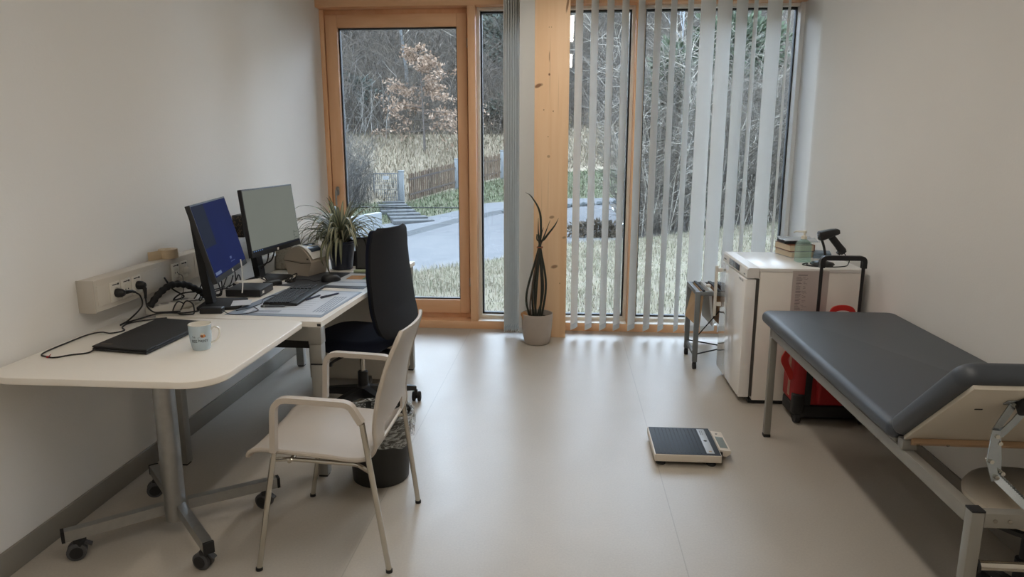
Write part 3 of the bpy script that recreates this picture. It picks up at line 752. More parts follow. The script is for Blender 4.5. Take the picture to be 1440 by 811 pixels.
# ------------------------------------------------------------------ monitors
def screen_mat(name, col):
    m = emit_mat(name, col, .7); p = m.node_tree.nodes['Principled BSDF']
    p.inputs['Base Color'].default_value = (.01, .01, .012, 1); p.inputs['IOR'].default_value = 1.06; return m
M_scr_blue = bpy.data.materials.new('screen_blue'); M_scr_grey = bpy.data.materials.new('screen_grey')
for m, cols, st in ((M_scr_blue, ('#161F4A', '#1E2C6A'), .6), (M_scr_grey, ('#747870', '#7E8279'), .78)):
    m.use_nodes = True; n, l = m.node_tree.nodes, m.node_tree.links; p = n['Principled BSDF']
    p.inputs['Base Color'].default_value = (.01, .01, .012, 1); p.inputs['Roughness'].default_value = .5; p.inputs['IOR'].default_value = 1.06
    tc = n.new('ShaderNodeTexCoord'); t_ = n.new('ShaderNodeTexNoise'); t_.inputs['Scale'].default_value = 3; l.new(tc.outputs['Object'], t_.inputs[0])
    rp = n.new('ShaderNodeValToRGB'); rp.color_ramp.elements[0].color = lin(cols[0]); rp.color_ramp.elements[1].color = lin(cols[1]); l.new(t_.outputs[0], rp.inputs[0])
    l.new(rp.outputs[0], p.inputs['Emission Color']); p.inputs['Emission Strength'].default_value = st
def monitor(label, c, yaw, tilt, wd, ht, foot, M_scr, blue):
    t = thing('monitor', label, 'monitor', (foot[0], foot[1], ZD), 'monitors on the desk')
    n_ = Vector((math.cos(yaw)*math.cos(tilt), math.sin(yaw)*math.cos(tilt), math.sin(tilt))); r_ = Vector((-math.sin(yaw), math.cos(yaw), 0)); u_ = n_.cross(r_)
    T = Matrix((( r_.x, u_.x, n_.x, c[0]), (r_.y, u_.y, n_.y, c[1]), (r_.z, u_.z, n_.z, c[2]), (0, 0, 0, 1)))
    bz = .008; bb = .026
    b = B(); b.M = T; b.slab(0, 0, wd, ht, .004, -.022, 0, .002); b.slab(0, -.01, wd * .55, ht * .55, .02, -.050, -.0222, .01); hs = obj('housing', b, M_black, t)
    b = B(); b.M = T; b.box(-wd/2 + bz, wd/2 - bz, -ht/2 + bb, ht/2 - bz, .0002, .0012); sc = obj('screen', b, M_scr, t, label='lit dark blue screen' if blue else 'lit plain grey screen')
    b = B(); b.M = T; b.box(-.008, .010, -ht/2 + .006, -ht/2 + .020, .0003, .0012); obj('sticker', b, M_wplastic, hs)
    if blue:
        b = B(); b.M = T; b.box(-wd/2 + bz + .012, -wd/2 + bz + .10, -ht/2 + bb + .006, -ht/2 + bb + .020, .0015, .0019); obj('screen_bar', b, screen_mat('screen_bar', '#6F7C9C'), sc)
        b = B(); b.M = T; b.box(.02, .05, -ht/2 + bb + .040, -ht/2 + bb + .052, .0015, .0019); b.box(.02, .09, -ht/2 + bb + .026, -ht/2 + bb + .029, .0015, .0019); obj('screen_badge', b, screen_mat('screen_badge', '#56638F'), sc)
        b = B(); b.M = T; b.box(-wd/2 + bz + .001, -wd/2 + bz + .17, -.02, ht/2 - bz - .001, .0015, .0017); obj('screen_window', b, screen_mat('screen_window', '#252C3C'), sc)
    else:
        b = B(); b.M = T
        for k in range(7): b.box(wd/2 - .075, wd/2 - .075 + (.022, .05, .016, .018, .016, .05, .014)[k], -ht/2 + .09 - k * .008, -ht/2 + .0925 - k * .008, .0015, .0019)
        obj('screen_lines', b, screen_mat('screen_ink', '#4E524D'), sc)
        b = B(); b.M = T; b.box(-wd/2 + bz, wd/2 - bz, -ht/2 + bb, -ht/2 + bb + .012, .0015, .0019); obj('task_bar', b, screen_mat('task_bar', '#23262C'), sc)
        b = B(); b.M = T
        for k in range(5): b.box(-wd/2 + bz + .012 + k*.022, -wd/2 + bz + .022 + k*.022, -ht/2 + bb + .003, -ht/2 + bb + .009, .002, .0023)
        obj('task_icons', b, screen_mat('task_icons', '#5F7EA8'), sc)
    # stand
    hub = Vector(c) + u_ * (.02) - n_ * .052
    fx, fy = foot
    b = B(); b.M = Matrix.Translation((fx, fy, 0)) @ Matrix.Rotation(yaw, 4, 'Z'); b.slab(.055, 0, .20, .23, .03, ZD, ZD + .014, .003); obj('stand_base', b, M_blackm, t)
    b = B(); b.tube([(fx, fy, ZD + .0145), (fx - .02, fy, ZD + .16), (fx - .045 if blue else fx - .01, fy, hub.z + .07)], .02, square=(.065, .036), up=(math.cos(yaw), math.sin(yaw), 0)); obj('stand_column', b, M_blackm, t)
    b = B(); b.tube([(fx - .005, hub.y, hub.z), tuple(hub)], .028, 12); obj('mount', b, M_blackm, t)
    return t
monitor('black monitor with a dark blue screen, tilted back, nearer the camera', (-1.65, 3.23, 1.111), .207, .252, .56, .36, (-1.755, 3.285), M_scr_blue, True)
monitor('black monitor with a plain grey screen, farther from the camera', (-1.690, 3.935, 1.123), -.087, .107, .575, .37, (-1.808, 3.975), M_scr_grey, False)

# ------------------------------------------------------------------ on the desk
t = thing('mini_computer', 'flat black mini desktop computer beside the tilted monitor', 'computer', (-1.70, 3.58, ZD))
b = B(); b.M = Matrix.Translation((-1.69, 3.575, 0)) @ Matrix.Rotation(.05, 4, 'Z'); b.slab(0, 0, .185, .19, .006, ZD + .003, ZD + .040, .002); b.box(-.08, -.06, -.07, .07, ZD, ZD + .004); b.box(.06, .08, -.07, .07, ZD, ZD + .004); bd = obj('case', b, M_black, t)
b = B(); b.M = Matrix.Translation((-1.69, 3.575, 0)) @ Matrix.Rotation(.05, 4, 'Z'); b.box(.0925, .0932, -.065, -.040, ZD + .014, ZD + .028); obj('sticker', b, M_wplastic, bd)

t = thing('keyboard', 'flat black keyboard lying on the near desk pad', 'keyboard', (-1.41, 3.52, ZD + .003))
KM = Matrix.Translation((-1.417, 3.522, ZD + .003)) @ Matrix.Rotation(math.radians(2), 4, 'Z')
b = B(); b.M = KM; b.slab(0, 0, .172, .465, .008, 0, .013, .003); b.box(-.085, -.07, -.22, .22, .0, .018, .003); b.slab(.068, 0, .036, .463, .008, 0, .0135, .002); obj('tray', b, M_black, t)
b = B(); b.M = KM
for i in range(6):
    for j in range(21):
        if j in (15,) or (i == 5 and 5 <= j <= 8): continue
        x = .042 - i * .0205 - (.005 if i == 0 else 0) * 0; x = -.066 + i * .0205; y = -.214 + j * .0212
        b.box(x - .0086, x + .0086, y - .0090, y + .0090, .0132, .0185, .0012, 1)
b.box(.0279, .0451, -.117, -.034, .0132, .0185, .0012, 1)
obj('keys', b, mat('key_black', '#232325', .5), t)

def sheet(name, label, cat, Q, z, m, h=.0012, group=None, parent=None):
    b = B(); b.rings([[(x, y, z) for x, y in Q], [(x, y, z + h) for x, y in Q]])
    return obj(name, b, m, parent, label, cat, group, loc=(sum(q[0] for q in Q)/4, sum(q[1] for q in Q)/4, z)) if not parent else obj(name, b, m, parent, label)
M_padb = mat('pad_blue_grey', '#8793A3', .5, var=.05, vscale=6)
M_paper = mat('paper_white', '#CBD1DA', .6, var=.02, vscale=4)
M_padink = mat('pad_ink', '#8E98A8', .6)
PQ = [(-1.128, 3.085), (-1.098, 3.655), (-1.545, 3.70), (-1.60, 3.105)]
t = thing('desk_pad', 'blue-grey desk pad with a paper calendar sheet under the keyboard', 'desk pad', (-1.36, 3.4, ZD))
sheet('pad_backing', None, None, PQ, ZD + .0002, M_padb, .0018, parent=t)
P2 = [(-1.142, 3.125), (-1.112, 3.640), (-1.50, 3.675), (-1.53, 3.145)]
pa = sheet('calendar_sheet', 'white printed calendar sheet', None, P2, ZD + .0022, M_paper, .0006, parent=t)
b = B()
for i in range(7):
    for j in range(5):
        x = -1.20 + j * .014; y = 3.20 + i * .05
        b.box(x - .004, x + .004, y - .022, y + .022, ZD + .0029, ZD + .0032)
for k in range(9): b.box(-1.46, -1.25, 3.22 + k * .045, 3.222 + k * .045, ZD + .0029, ZD + .0032)
for k in range(5): b.box(-1.50, -1.36, 3.155 + k * .009, 3.159 + k * .009, ZD + .0029, ZD + .0032)
obj('calendar_print', b, M_padink, pa)
Q2 = [(-1.135, 3.72), (-1.098, 4.20), (-1.66, 4.22), (-1.70, 3.80)]
t = thing('desk_pad', 'dark grey desk mat under the label printer and mouse', 'desk mat', (-1.4, 3.98, ZD))
sheet('mat_backing', None, None, [(-1.118, 3.735), (-1.085, 4.21), (-1.62, 4.235), (-1.635, 3.79)], ZD + .0002, mat('mat_dark', '#3A3D44', .5, var=.05), .0018, parent=t)
pa = sheet('calendar_sheet', 'pale printed sheet on the mat', None, [(-1.125, 3.80), (-1.095, 4.18), (-1.33, 4.19), (-1.36, 3.82)], ZD + .0022, mat('sheet_pale', '#B9C0C8', .55), .0006, parent=t)
b = B().box(-1.30, -1.205, 4.0, 4.12, ZD + .0029, ZD + .0033); obj('sheet_photo', b, mat('print_orange', '#B0865F', .5, var=.1), pa, label='orange printed block')
b = B().box(-1.204, -1.165, 4.0, 4.12, ZD + .0029, ZD + .0033); obj('sheet_band', b, mat('print_green', '#5E7A5C', .5), pa, label='green printed band')
b = B().box(-1.34, -1.13, 3.90, 3.93, ZD + .0029, ZD + .0032); obj('sheet_print', b, M_padink, pa)

# mouse
t = thing('computer_mouse', 'black computer mouse on the dark desk mat', 'mouse', (-1.365, 3.935, ZD + .002))
b = B(); b.M = Matrix.Translation((-1.367, 3.935, ZD + .002)) @ Matrix.Rotation(math.radians(30), 4, 'Z')
def mouse_ring(k):
    q = k / 8; return [(math.cos(2*PI*i/28) * .056 * (math.cos(q*PI/2) ** .55 + .02), math.sin(2*PI*i/28) * .030 * (math.cos(q*PI/2) ** .5 + .02), .034 * math.sin(q*PI/2) * (1 - .25 * math.cos(2*PI*i/28) * math.cos(q*PI/2))) for i in range(28)]
b.rings([[(x, y, .003) for x, y, z in mouse_ring(0)]] + [[(x, y, z + .008) for x, y, z in mouse_ring(k)] for k in range(9)])
b.rings([[(x*.9, y*.9, 0) for x, y, z in mouse_ring(0)], [(x*.95, y*.95, .0032) for x, y, z in mouse_ring(0)]]); obj('shell', b, M_black, t)
cable('mouse_cable', 'thin black mouse cord curving across the dark desk mat', [(-1.42, 3.915, ZD + .012), (-1.46, 3.91, ZD + .006), (-1.52, 3.96, ZD + .005), (-1.60, 3.95, ZD + .005), (-1.70, 3.99, ZD + .006)], .0018)
cable('keyboard_cable', 'thin black keyboard cord looping over the near desk pad', [(-1.505, 3.52, ZD + .010), (-1.54, 3.50, ZD + .006), (-1.55, 3.42, ZD + .005), (-1.52, 3.33, ZD + .005), (-1.535, 3.24, ZD + .005), (-1.56, 3.19, ZD + .005), (-1.575, 3.17, ZD + .005)], .0018)
# pens
def pen(label, p, ang, ln, m1, m2):
    t = thing('pen', label, 'pen', p, 'pens on the desk pad'); d = Vector((math.cos(ang), math.sin(ang), 0)); p = Vector(p) + Vector((0, 0, .005))
    obj('barrel', B().tube([p - d*ln/2, p - d*ln*.47, p + d*ln*.38, p + d*ln*.44, p + d*ln/2], [.0035, .005, .005, .0035, .001], 10), m1, t)
    obj('clip', B().tube([p - d*ln*.48 + Vector((0, 0, .0062)), p - d*ln*.15 + Vector((0, 0, .0058))], .001, square=(.003, .0014)).lathe([(.006, -.004), (.006, .006)], 10, tuple(p - d*ln*.36)), m2, t)
M_navypen = mat('pen_navy', '#20263F', .4)
pen('dark blue pen lying farther from the keyboard on the desk pad', (-1.235, 3.53, ZD + .0028), math.radians(66), .14, M_navypen, M_navypen)
pen('dark blue pen lying against the keyboard edge', (-1.305, 3.475, ZD + .0028), math.radians(75), .13, M_navypen, M_navypen)
pen('grey pencil lying at the near end of the keyboard', (-1.43, 3.262, ZD + .0028), math.radians(8), .12, mat('pen_grey', '#4D5258', .4), M_steel)
# handset (white handheld scanner) behind the mini computer
t = thing('handheld_reader', 'white handheld reader lying behind the mini computer', 'card reader', (-1.74, 3.75, ZD))
b = B(); b.M = Matrix.Translation((-1.775, 3.72, ZD)) @ Matrix.Rotation(math.radians(48), 4, 'Z'); b.slab(-.03, 0, .07, .06, .015, 0, .045, .012); b.tube([(-.02, 0, .026), (.10, 0, .026), (.112, 0, .026)], [.018, .020, .014], 14); obj('body', b, M_wplastic, t)
b = B(); b.M = Matrix.Translation((-1.775, 3.72, ZD)) @ Matrix.Rotation(math.radians(48), 4, 'Z'); b.box(-.068, -.0652, -.02, .02, .012, .034); obj('window', b, M_blackm, t)
# power bricks, papers and the cable tangle
def brick(label, c, ang, d):
    b = B(); b.M = Matrix.Translation(c) @ Matrix.Rotation(ang, 4, 'Z'); b.slab(0, 0, d[0], d[1], .008, 0, d[2], .005)
    obj('power_adapter', b, M_black, None, label, 'power adapter', 'power adapters on the desk', loc=c)
brick('black power adapter at the desk edge behind the laptop', (-1.675, 3.135, ZD), .15, (.105, .05, .028))
brick('black power adapter under the cables between the two monitors', (-1.66, 3.80, ZD), .9, (.10, .045, .026))
def paper(label, c, ang, wd, ln, z, m):
    b = B(); b.M = Matrix.Translation((c[0], c[1], z)) @ Matrix.Rotation(ang, 4, 'Z'); b.box(-wd/2, wd/2, -ln/2, ln/2, 0, .0006)
    obj('paper_slip', b, m, None, label, 'paper', 'paper slips on the desk', loc=(c[0], c[1], z))
M_slip = mat('slip_white', '#CDD0D4', .6)
paper('white folded paper slip by the mini computer near the tilted monitor', (-1.60, 3.285, 0), .35, .09, .12, ZD + .0165, M_slip)
paper('small white paper slip among cables behind the keyboard', (-1.63, 3.86, 0), .8, .05, .07, ZD + .003, M_slip)
paper('white paper sheet under the cables by the wall, left of the tilted monitor', (-1.86, 3.27, 0), .1, .05, .14, ZD + .001, mat('slip_cream', '#B5AC9C', .6))
b = B(); b.M = Matrix.Translation((-1.90, 3.17, ZD)) @ Matrix.Rotation(math.radians(68), 4, 'Z'); b.slab(0, 0, .24, .055, .01, 0, .04, .008); pt = thing('power_strip', 'white power strip under the cables at the left wall', 'power strip', (-1.90, 3.17, ZD)); obj('strip_body', b, M_wplastic, pt)
b = B(); b.M = Matrix.Translation((-1.90, 3.17, ZD)) @ Matrix.Rotation(math.radians(68), 4, 'Z')
for k in range(4): b.lathe([(.019, .0402), (.019, .0412), (.001, .0412)], 16, (-.085 + k*.055, 0, 0))
obj('outlet', b, mat('outlet_grey', '#9D988D', .5), pt)
# black spiral cable wrap rising towards the trunking
b = B(); P = arc([(-1.925, 3.045, ZD + .05), (-1.905, 3.10, ZD + .10), (-1.885, 3.17, ZD + .125), (-1.86, 3.25, ZD + .11), (-1.83, 3.31, ZD + .07), (-1.81, 3.35, ZD + .03)], 10)
b.tube(P, [.014 + (.003 if i % 4 < 2 else 0) for i in range(len(P))], 12); obj('cable_wrap', b, M_blackm, None, 'thick black ribbed cable sleeve beside the power strip', 'cable sleeve', loc=(-1.90, 3.1, ZD))
rng = random.Random(11)
def tangle(label, c, sx, sy, n, seed, hz=.06):
    rg = random.Random(seed); pts = []; a = rg.uniform(0, 6.3)
    for k in range(n * 2):
        a += rg.uniform(.6, 1.0); q = rg.uniform(.55, 1.0); lift = max(0, math.sin(k * .9 + seed)) ** 2 * hz
        pts.append((c[0] + sx * q * math.cos(a), c[1] + sy * q * math.sin(a) + .012 * math.sin(k), ZD + .006 + lift))
    cable('loose_cable', label, pts, .0032, None, 'cable', 'loose cables on the desk')
tangle('black cable tangled behind the laptop against the wall', (-1.80, 3.11), .07, .035, 5, 1, .05)
tangle('black cable coiled around the tilted monitor stand', (-1.84, 3.44), .06, .08, 5, 2, .12)
tangle('black cable hanging between the mini computer and the wall', (-1.84, 3.58), .06, .13, 5, 3, .14)
tangle('black cable bunched by the grey-screen monitor foot', (-1.72, 3.81), .05, .035, 9, 4, .05)
tangle('black cable draped in front of the grey-screen monitor foot', (-1.60, 3.92), .035, .07, 9, 5, .03)
tangle('black cable loop at the wall between the two monitors', (-1.895, 3.42), .03, .12, 4, 6, .16)
tangle('black cable lying between the mini computer and the reader', (-1.84, 3.72), .05, .07, 5, 8, .06)
cable('loose_cable', 'grey cord looping down from the second pair of trunking sockets', [(TF + .02, 3.305, .915), (-1.90, 3.30, .90), (-1.88, 3.26, .84), (-1.87, 3.22, .80), (-1.83, 3.26, ZD + .03), (-1.82, 3.36, ZD + .012)], .0022, mat('cord_grey', '#6C6A66', .5), 'cable', 'loose cables on the desk')
cable('loose_cable', 'black cable looping above the desk left of the tilted monitor stand', [(-1.92, 3.20, ZD + .13), (-1.91, 3.16, ZD + .16), (-1.90, 3.20, ZD + .10), (-1.88, 3.26, ZD + .05), (-1.90, 3.20, ZD + .045), (-1.86, 3.22, ZD + .075), (-1.80, 3.36, ZD + .06), (-1.79, 3.50, ZD + .05)], .004, None, 'cable', 'loose cables on the desk')
cable('loose_cable', 'black video cable hanging from the grey-screen monitor', [(-1.735, 4.0, 1.0), (-1.74, 4.04, .93), (-1.755, 4.03, .87), (-1.78, 3.99, .85), (-1.80, 3.93, .84)], .0042, None, 'cable', 'loose cables on the desk')
cable('loose_cable', 'black power cable hanging under the grey-screen monitor', [(-1.745, 3.94, .99), (-1.74, 3.955, .93), (-1.75, 3.95, .87), (-1.78, 3.93, .83)], .0038, None, 'cable', 'loose cables on the desk')
obj('cable_strap', B().tube(arc([(-1.615, 3.34, .985), (-1.613, 3.345, .93), (-1.618, 3.35, .86), (-1.625, 3.35, .812)], 6), .004, square=(.010, .002), up=(1, 0, 0)), M_wplastic, None, 'white strap hanging from the tilted monitor', 'strap', loc=(-1.62, 3.34, .81))
cable('loose_cable', 'thin black cord crossing the desk edge beside the laptop', [(-1.62, 3.12, ZD + .02), (-1.57, 3.10, ZD + .005), (-1.50, 3.11, ZD + .006), (-1.47, 3.18, ZD + .006), (-1.52, 3.24, ZD + .008)], .002, None, 'cable', 'loose cables on the desk')

# label printer: arched beige body
t = thing('label_printer', 'beige label printer with an arched lid in front of the potted spider plant', 'label printer', (-1.60, 4.16, ZD + .002))
PM = Matrix.Translation((-1.602, 4.18, ZD + .002)) @ Matrix.Rotation(math.radians(-18), 4, 'Z')
def pprof(wd):
    lower = [(-.075, 0), (.075, 0), (.095, .085)]
    return lower
M_pr = mat('printer_beige', '#B3A797', .45); M_prw = mat('printer_white', '#D8D6D0', .35)
A = [(-.072, 0), (.078, 0), (.104, .082), (-.098, .088)]
b = B(); b.M = PM; b.rings([[(x, y, z) for x, z in A] for y in (-.085, -.088 + .006, .082, .085)]); obj('base', b, M_pr, t)
arch = [(-.099, .0895), (.105, .0835)] + [(.108 - .207 * k / 14 + 0, .0835 + .006 * k / 14 + .088 * math.sin(PI * k / 14) ** .75) for k in range(0, 15)][1:-1]
b = B(); b.M = PM; b.rings([[(x, y, z) for x, z in arch] for y in (-.086, .086)]); ld = obj('lid', b, M_pr, t)
top = [(.110 - .16 * k / 12, .090 + .0045 * k / 12 + .086 * math.sin(PI * (k / 12 * .76 + .02)) ** .75) for k in range(13)]
b = B(); b.M = PM
b.rings([[(x * 1.01, -.075, z + .001) for x, z in top], [(x * 1.015, -.072, z + .005) for x, z in top], [(x * 1.015, .072, z + .005) for x, z in top], [(x * 1.01, .075, z + .001) for x, z in top]], False, False, closed=False); obj('lid_cover', b, M_prw, ld)
b = B(); b.M = PM
for k0, k1 in ((2, 4.5), (5.2, 7.4), (8, 9.6)):
    ks = np.linspace(k0, k1, 6); pts = [(float(np.interp(k, range(13), [q[0] for q in top])) * 1.015, float(np.interp(k, range(13), [q[1] for q in top])) + .0062) for k in ks]
    b.rings([[(x, -.050, z) for x, z in pts], [(x, .050, z) for x, z in pts]], False, False, closed=False)
obj('lid_window', b, mat('smoked_window', '#3F4854', .15), ld)
b = B(); b.M = PM; b.tube([(-.098, -.0868, .089), (-.03, -.0868, .084), (.03, -.0868, .076), (.104, -.0868, .083)], .0016, 6); b.tube([(.075, -.0868, .105), (.086, -.0868, .105)], .005, 6); obj('lid_seam', b, mat('seam_dark', '#4A4640', .5), t)

# potted spider plant
PX, PY = -1.435, 4.36
t = thing('potted_plant', 'spider plant with arching striped leaves in a dark blue pot by the window', 'plant', (PX, PY, ZD))
b = B(); b.lathe([(.060, 0), (.066, .004), (.088, .165), (.092, .168), (.092, .182), (.084, .182), (.078, .15), (.001, .148)], 32, (PX, PY, ZD)); obj('pot', b, mat('pot_blue', '#1B2030', .3), t)
b = B(); b.lathe([(.079, .150), (.06, .158), (.001, .16)], 20, (PX, PY, ZD)); obj('soil', b, mat('soil', '#2A211A', .95, bump=.8, bscale=80), t)
rg = random.Random(5); b = B()
KEEP = ((-1.74, -1.485, 4.03, 4.30, .76, .96), (-1.80, -1.60, 3.60, 4.27, .90, 1.34), (-1.36, -1.10, 4.20, 4.42, .76, 1.0), (-1.86, -1.72, 4.24, 4.37, .76, .98), (-1.43, -1.325, 4.45, 4.57, .76, .87), (-1.90, -1.84, 4.12, 4.43, .76, .86), (-2.1, -1.93, 3.9, 5.5, .76, 1.13), (-2.1, -2.01, 3, 6, 0, 3))
for i in range(230):
    a = rg.uniform(0, 2*PI); L = rg.uniform(.24, .46); wd = rg.uniform(.008, .014); el = rg.uniform(.45, 1.45); bend = rg.uniform(1.9, 3.3)
    if i % 9 == 0: el = 1.45; bend = rg.uniform(.4, 1.0); L = rg.uniform(.22, .33)
    p = Vector((PX + math.cos(a) * .02, PY + math.sin(a) * .02, ZD + .165)); d = Vector((math.cos(a), math.sin(a), 0)); sd = Vector((-d.y, d.x, 0))
    rows = []; nseg = 11
    for k in range(nseg + 1):
        q = k / nseg; wv = wd * (math.sin(PI * min(1, .25 + q * .75)) ** .8) * (1 if q < .98 else .1) + .0008
        rows.append((p.copy(), wv)); th_ = el - bend * q ** 1.4; p = p + (d * math.cos(th_) + Vector((0, 0, 1)) * math.sin(th_)) * (L / nseg)
    if any(k[0] < c.x < k[1] and k[2] < c.y < k[3] and k[4] < c.z < k[5] for c, wv in rows for k in KEEP): continue
    V = [[b.v(c - sd * wv), b.v(c - sd * wv * .38 - Vector((0, 0, .0018))), b.v(c + sd * wv * .38 - Vector((0, 0, .0018))), b.v(c + sd * wv)] for c, wv in rows]
    for r0, r1 in zip(V, V[1:]):
        for j in range(3): b.mi = 1 if j == 1 else 0; b.f([r0[j], r0[j+1], r1[j+1], r1[j]])
M_lg = ramp_mat('leaf_green', ['#59614F', '#6E7461', '#83866F', '#475045'], .45, translucent=.25); M_lc = ramp_mat('leaf_cream', ['#A9A485', '#B9B294', '#8F9070'], .45, translucent=.25)
obj('foliage', b, [M_lg, M_lc], t, angle=80)

# leaning dark picture frame, boxes and a rolled leaflet near the window end of the desk
t = thing('tablet_stand', 'dark glossy framed display standing behind the office chair on the desk', 'display', (-1.235, 4.27, ZD))
b = B(); b.M = Matrix.Translation((-1.225, 4.285, ZD)) @ Matrix.Rotation(math.radians(4), 4, 'Z') @ Matrix.Rotation(math.radians(-10), 4, 'X')
b.box(-.098, .098, -.006, .006, .006, .215, .003); fr = obj('frame', b, M_black, t)
b = B(); b.M = Matrix.Translation((-1.225, 4.285, ZD)) @ Matrix.Rotation(math.radians(4), 4, 'Z') @ Matrix.Rotation(math.radians(-10), 4, 'X'); b.box(-.086, .086, -.0072, -.0062, .02, .203); obj('glass', b, mat('dark_glass', '#14181A', .06), t)
b = B(); b.tube([(-1.225, 4.325, ZD + .16), (-1.225, 4.385, ZD + .004)], .006, square=(.03, .005)); obj('back_strut', b, M_black, t)
t = obj('storage_box', B().box(-1.42, -1.335, 4.46, 4.56, ZD, ZD + .10, .004), M_black, None, 'small black box behind the potted spider plant on the desk', 'box', loc=(-1.38, 4.51, ZD))
t = obj('leaflet_stack', B().box(-1.318, -1.15, 4.215, 4.25, ZD + .0022, ZD + .018, .002), mat('leaflet_green', '#B9C3A4', .6, var=.05, vscale=40, stretch=(1, 1, 20)), None, 'pale green leaflet stack lying before the dark framed display', 'leaflets', loc=(-1.23, 4.23, ZD))
t = obj('pencil', B().tube([(-1.105, 4.30, ZD + .004), (-1.065, 4.47, ZD + .004)], .004, 6), M_navypen, None, 'dark pencil on the far right end of the desk', 'pencil', loc=(-1.09, 4.38, ZD))
# document tray and envelope behind the grey-screen monitor
t = thing('document_tray', 'grey patterned document holder standing between the grey-screen monitor and the printer', 'document holder', (-1.80, 4.33, ZD))
M_pat = ramp_mat('pattern_paper', ['#8E887B', '#A9A294', '#6B665C'], .6, island=False, scale=40)
b = B(); b.M = Matrix.Translation((-1.79, 4.30, ZD)) @ Matrix.Rotation(math.radians(10), 4, 'Z') @ Matrix.Rotation(math.radians(-12), 4, 'X'); b.box(-.05, .05, -.03, .03, .004, .20, .003); obj('holder', b, M_pat, t)
obj('paper_stack', B().box(-1.885, -1.845, 4.13, 4.42, ZD, ZD + .09, .002), M_slip, None, 'white paper stack at the wall behind the grey-screen monitor', 'paper stack', loc=(-1.91, 4.27, ZD))

# on the trunking: label roll and a small patterned box
t = thing('label_roll', 'roll of cream labels lying on the wall trunking', 'label roll', (-1.972, 3.29, .992))
M_lr = mat('label_cream', '#C9B597', .6, var=.04, vscale=30, stretch=(1, 1, 6))
b = B(); b.lathe([(.015, 0), (.044, 0), (.044, .044), (.015, .044), (.015, 0)], 36, (-1.972, 3.315, .9925), False, False); obj('roll', b, M_lr, t)
b = B(); pts = [(-1.972 + .0455 * math.cos(a), 3.315 + .0455 * math.sin(a)) for a in np.linspace(.3, -1.75, 14)] + [(-1.985, 3.255), (-1.998, 3.225), (-2.010, 3.205)]
b.rings([[(x, y, z) for x, y in pts] for z in (.9930, 1.036)], False, False, closed=False)
b.rings([[(x*.9998, y + .0004, z) for x, y in pts] for z in (.9930, 1.036)], False, False, closed=False); obj('loose_end', b, M_lr, t)
t = thing('small_box', 'small black box with faint print standing on the wall trunking', 'box', (-1.985, 4.17, .992))
obj('carton', B().box(-2.015, -1.95, 4.10, 4.24, .992, 1.125, .002), mat('carton_black', '#1E1C1A', .5), t)
b = B(); rg = random.Random(2)
for k in range(60):
    y = 4.105 + .12 * rg.random(); z = 1.0 + .115 * rg.random(); b.box(-1.9498, -1.9490, y, y + .003, z, z + .008)
    x = -2.012 + .055 * rg.random(); b.box(x, x + .003, 4.0990, 4.0998, z, z + .008)
obj('print', b, mat('carton_print', '#6B5842', .5), t)

# ------------------------------------------------------------------ pot with tied cylindrical snake plant by the post
QX, QY = -.223, 5.385
t = thing('snake_plant', 'tied dark cylindrical snake plant in a taupe pot in front of the wooden post', 'plant', (QX, QY, 0))
M_taupe = mat('pot_taupe', '#AFA398', .45, var=.02, vscale=6)
b = B(); b.lathe([(.082, 0), (.094, .006), (.108, .05), (.117, .12), (.1225, .225), (.1225, .243), (.1195, .245), (.1165, .243), (.113, .20), (.001, .195)], 48, (QX, QY, 0)); obj('pot', b, M_taupe, t)
b = B(); b.lathe([(.113, .200), (.08, .212), (.001, .216)], 28, (QX, QY, 0)); obj('soil', b, mat('soil', '#2A211A', .95), t)
M_snake = mat('snake_leaf', '#2A2D24', .5, var=.2, vscale=14, stretch=(1, 1, .3))
M_snake2 = mat('snake_leaf_dry', '#4A3A2C', .6, var=.15, vscale=14)
TZ = .765; tx, ty = QX + .018, QY - .01
def spike(base, mid, tip, r, m=M_snake, tie=True):
    P = [(QX + base[0], QY + base[1], .205), (QX + mid[0], QY + mid[1], mid[2])] + ([(tx + (base[0])*.12, ty + base[1]*.12, TZ)] if tie else []) + [(QX + q[0], QY + q[1], q[2]) for q in tip]
    P = arc(P, 8); n = len(P)
    obj('leaf', B().tube(P, [max(.0012, r * (1 - .9 * max(0, (i / (n-1) - .55) / .45) ** 1.3)) for i in range(n)], 8), m, t)
spike((-.055, -.02), (-.082, -.02, .40), [(.025, -.02, .95), (.008, -.02, 1.06), (-.05, -.02, 1.155), (-.092, -.02, 1.185)], .0085)
spike((-.03, .01), (-.038, .0, .45), [(.005, .0, .88), (.004, 0, .99)], .0075)
spike((-.005, -.03), (-.020, -.03, .45), [(.045, -.03, .84), (.095, -.03, .975)], .0085)
spike((.02, .0), (.035, .0, .45), [(.06, -.01, .84), (.13, -.02, .935), (.158, -.02, .99)], .0085)
spike((.035, -.02), (.068, -.02, .48), [(.028, -.02, .86), (.045, -.02, .92)], .0085)
spike((.0, .03), (.045, .03, .42), [(.0, .02, .85), (-.006, .02, .86)], .0075)
spike((-.015, -.05), (-.005, -.05, .42), [(-.004, -.03, .83), (-.008, -.03, .87)], .0075)
spike((-.045, -.045), (-.05, -.05, .36), [(.03, -.04, .80), (.04, -.04, .82)], .0055, M_snake2)
obj('tie', B().tube([(tx + .020 * math.cos(a), ty + .020 * math.sin(a), TZ + .002 * math.sin(3*a)) for a in np.linspace(0, 2*PI, 20)[:-1]], .005, 6, closed=True), mat('tie_terracotta', '#9C5B40', .7), t, label='terracotta coloured tie around the leaves')
b = B(); b.M = Matrix.Translation((QX - .088, QY - .05, .218)) @ Matrix.Rotation(math.radians(-28), 4, 'Y') @ Matrix.Rotation(.5, 4, 'Z')
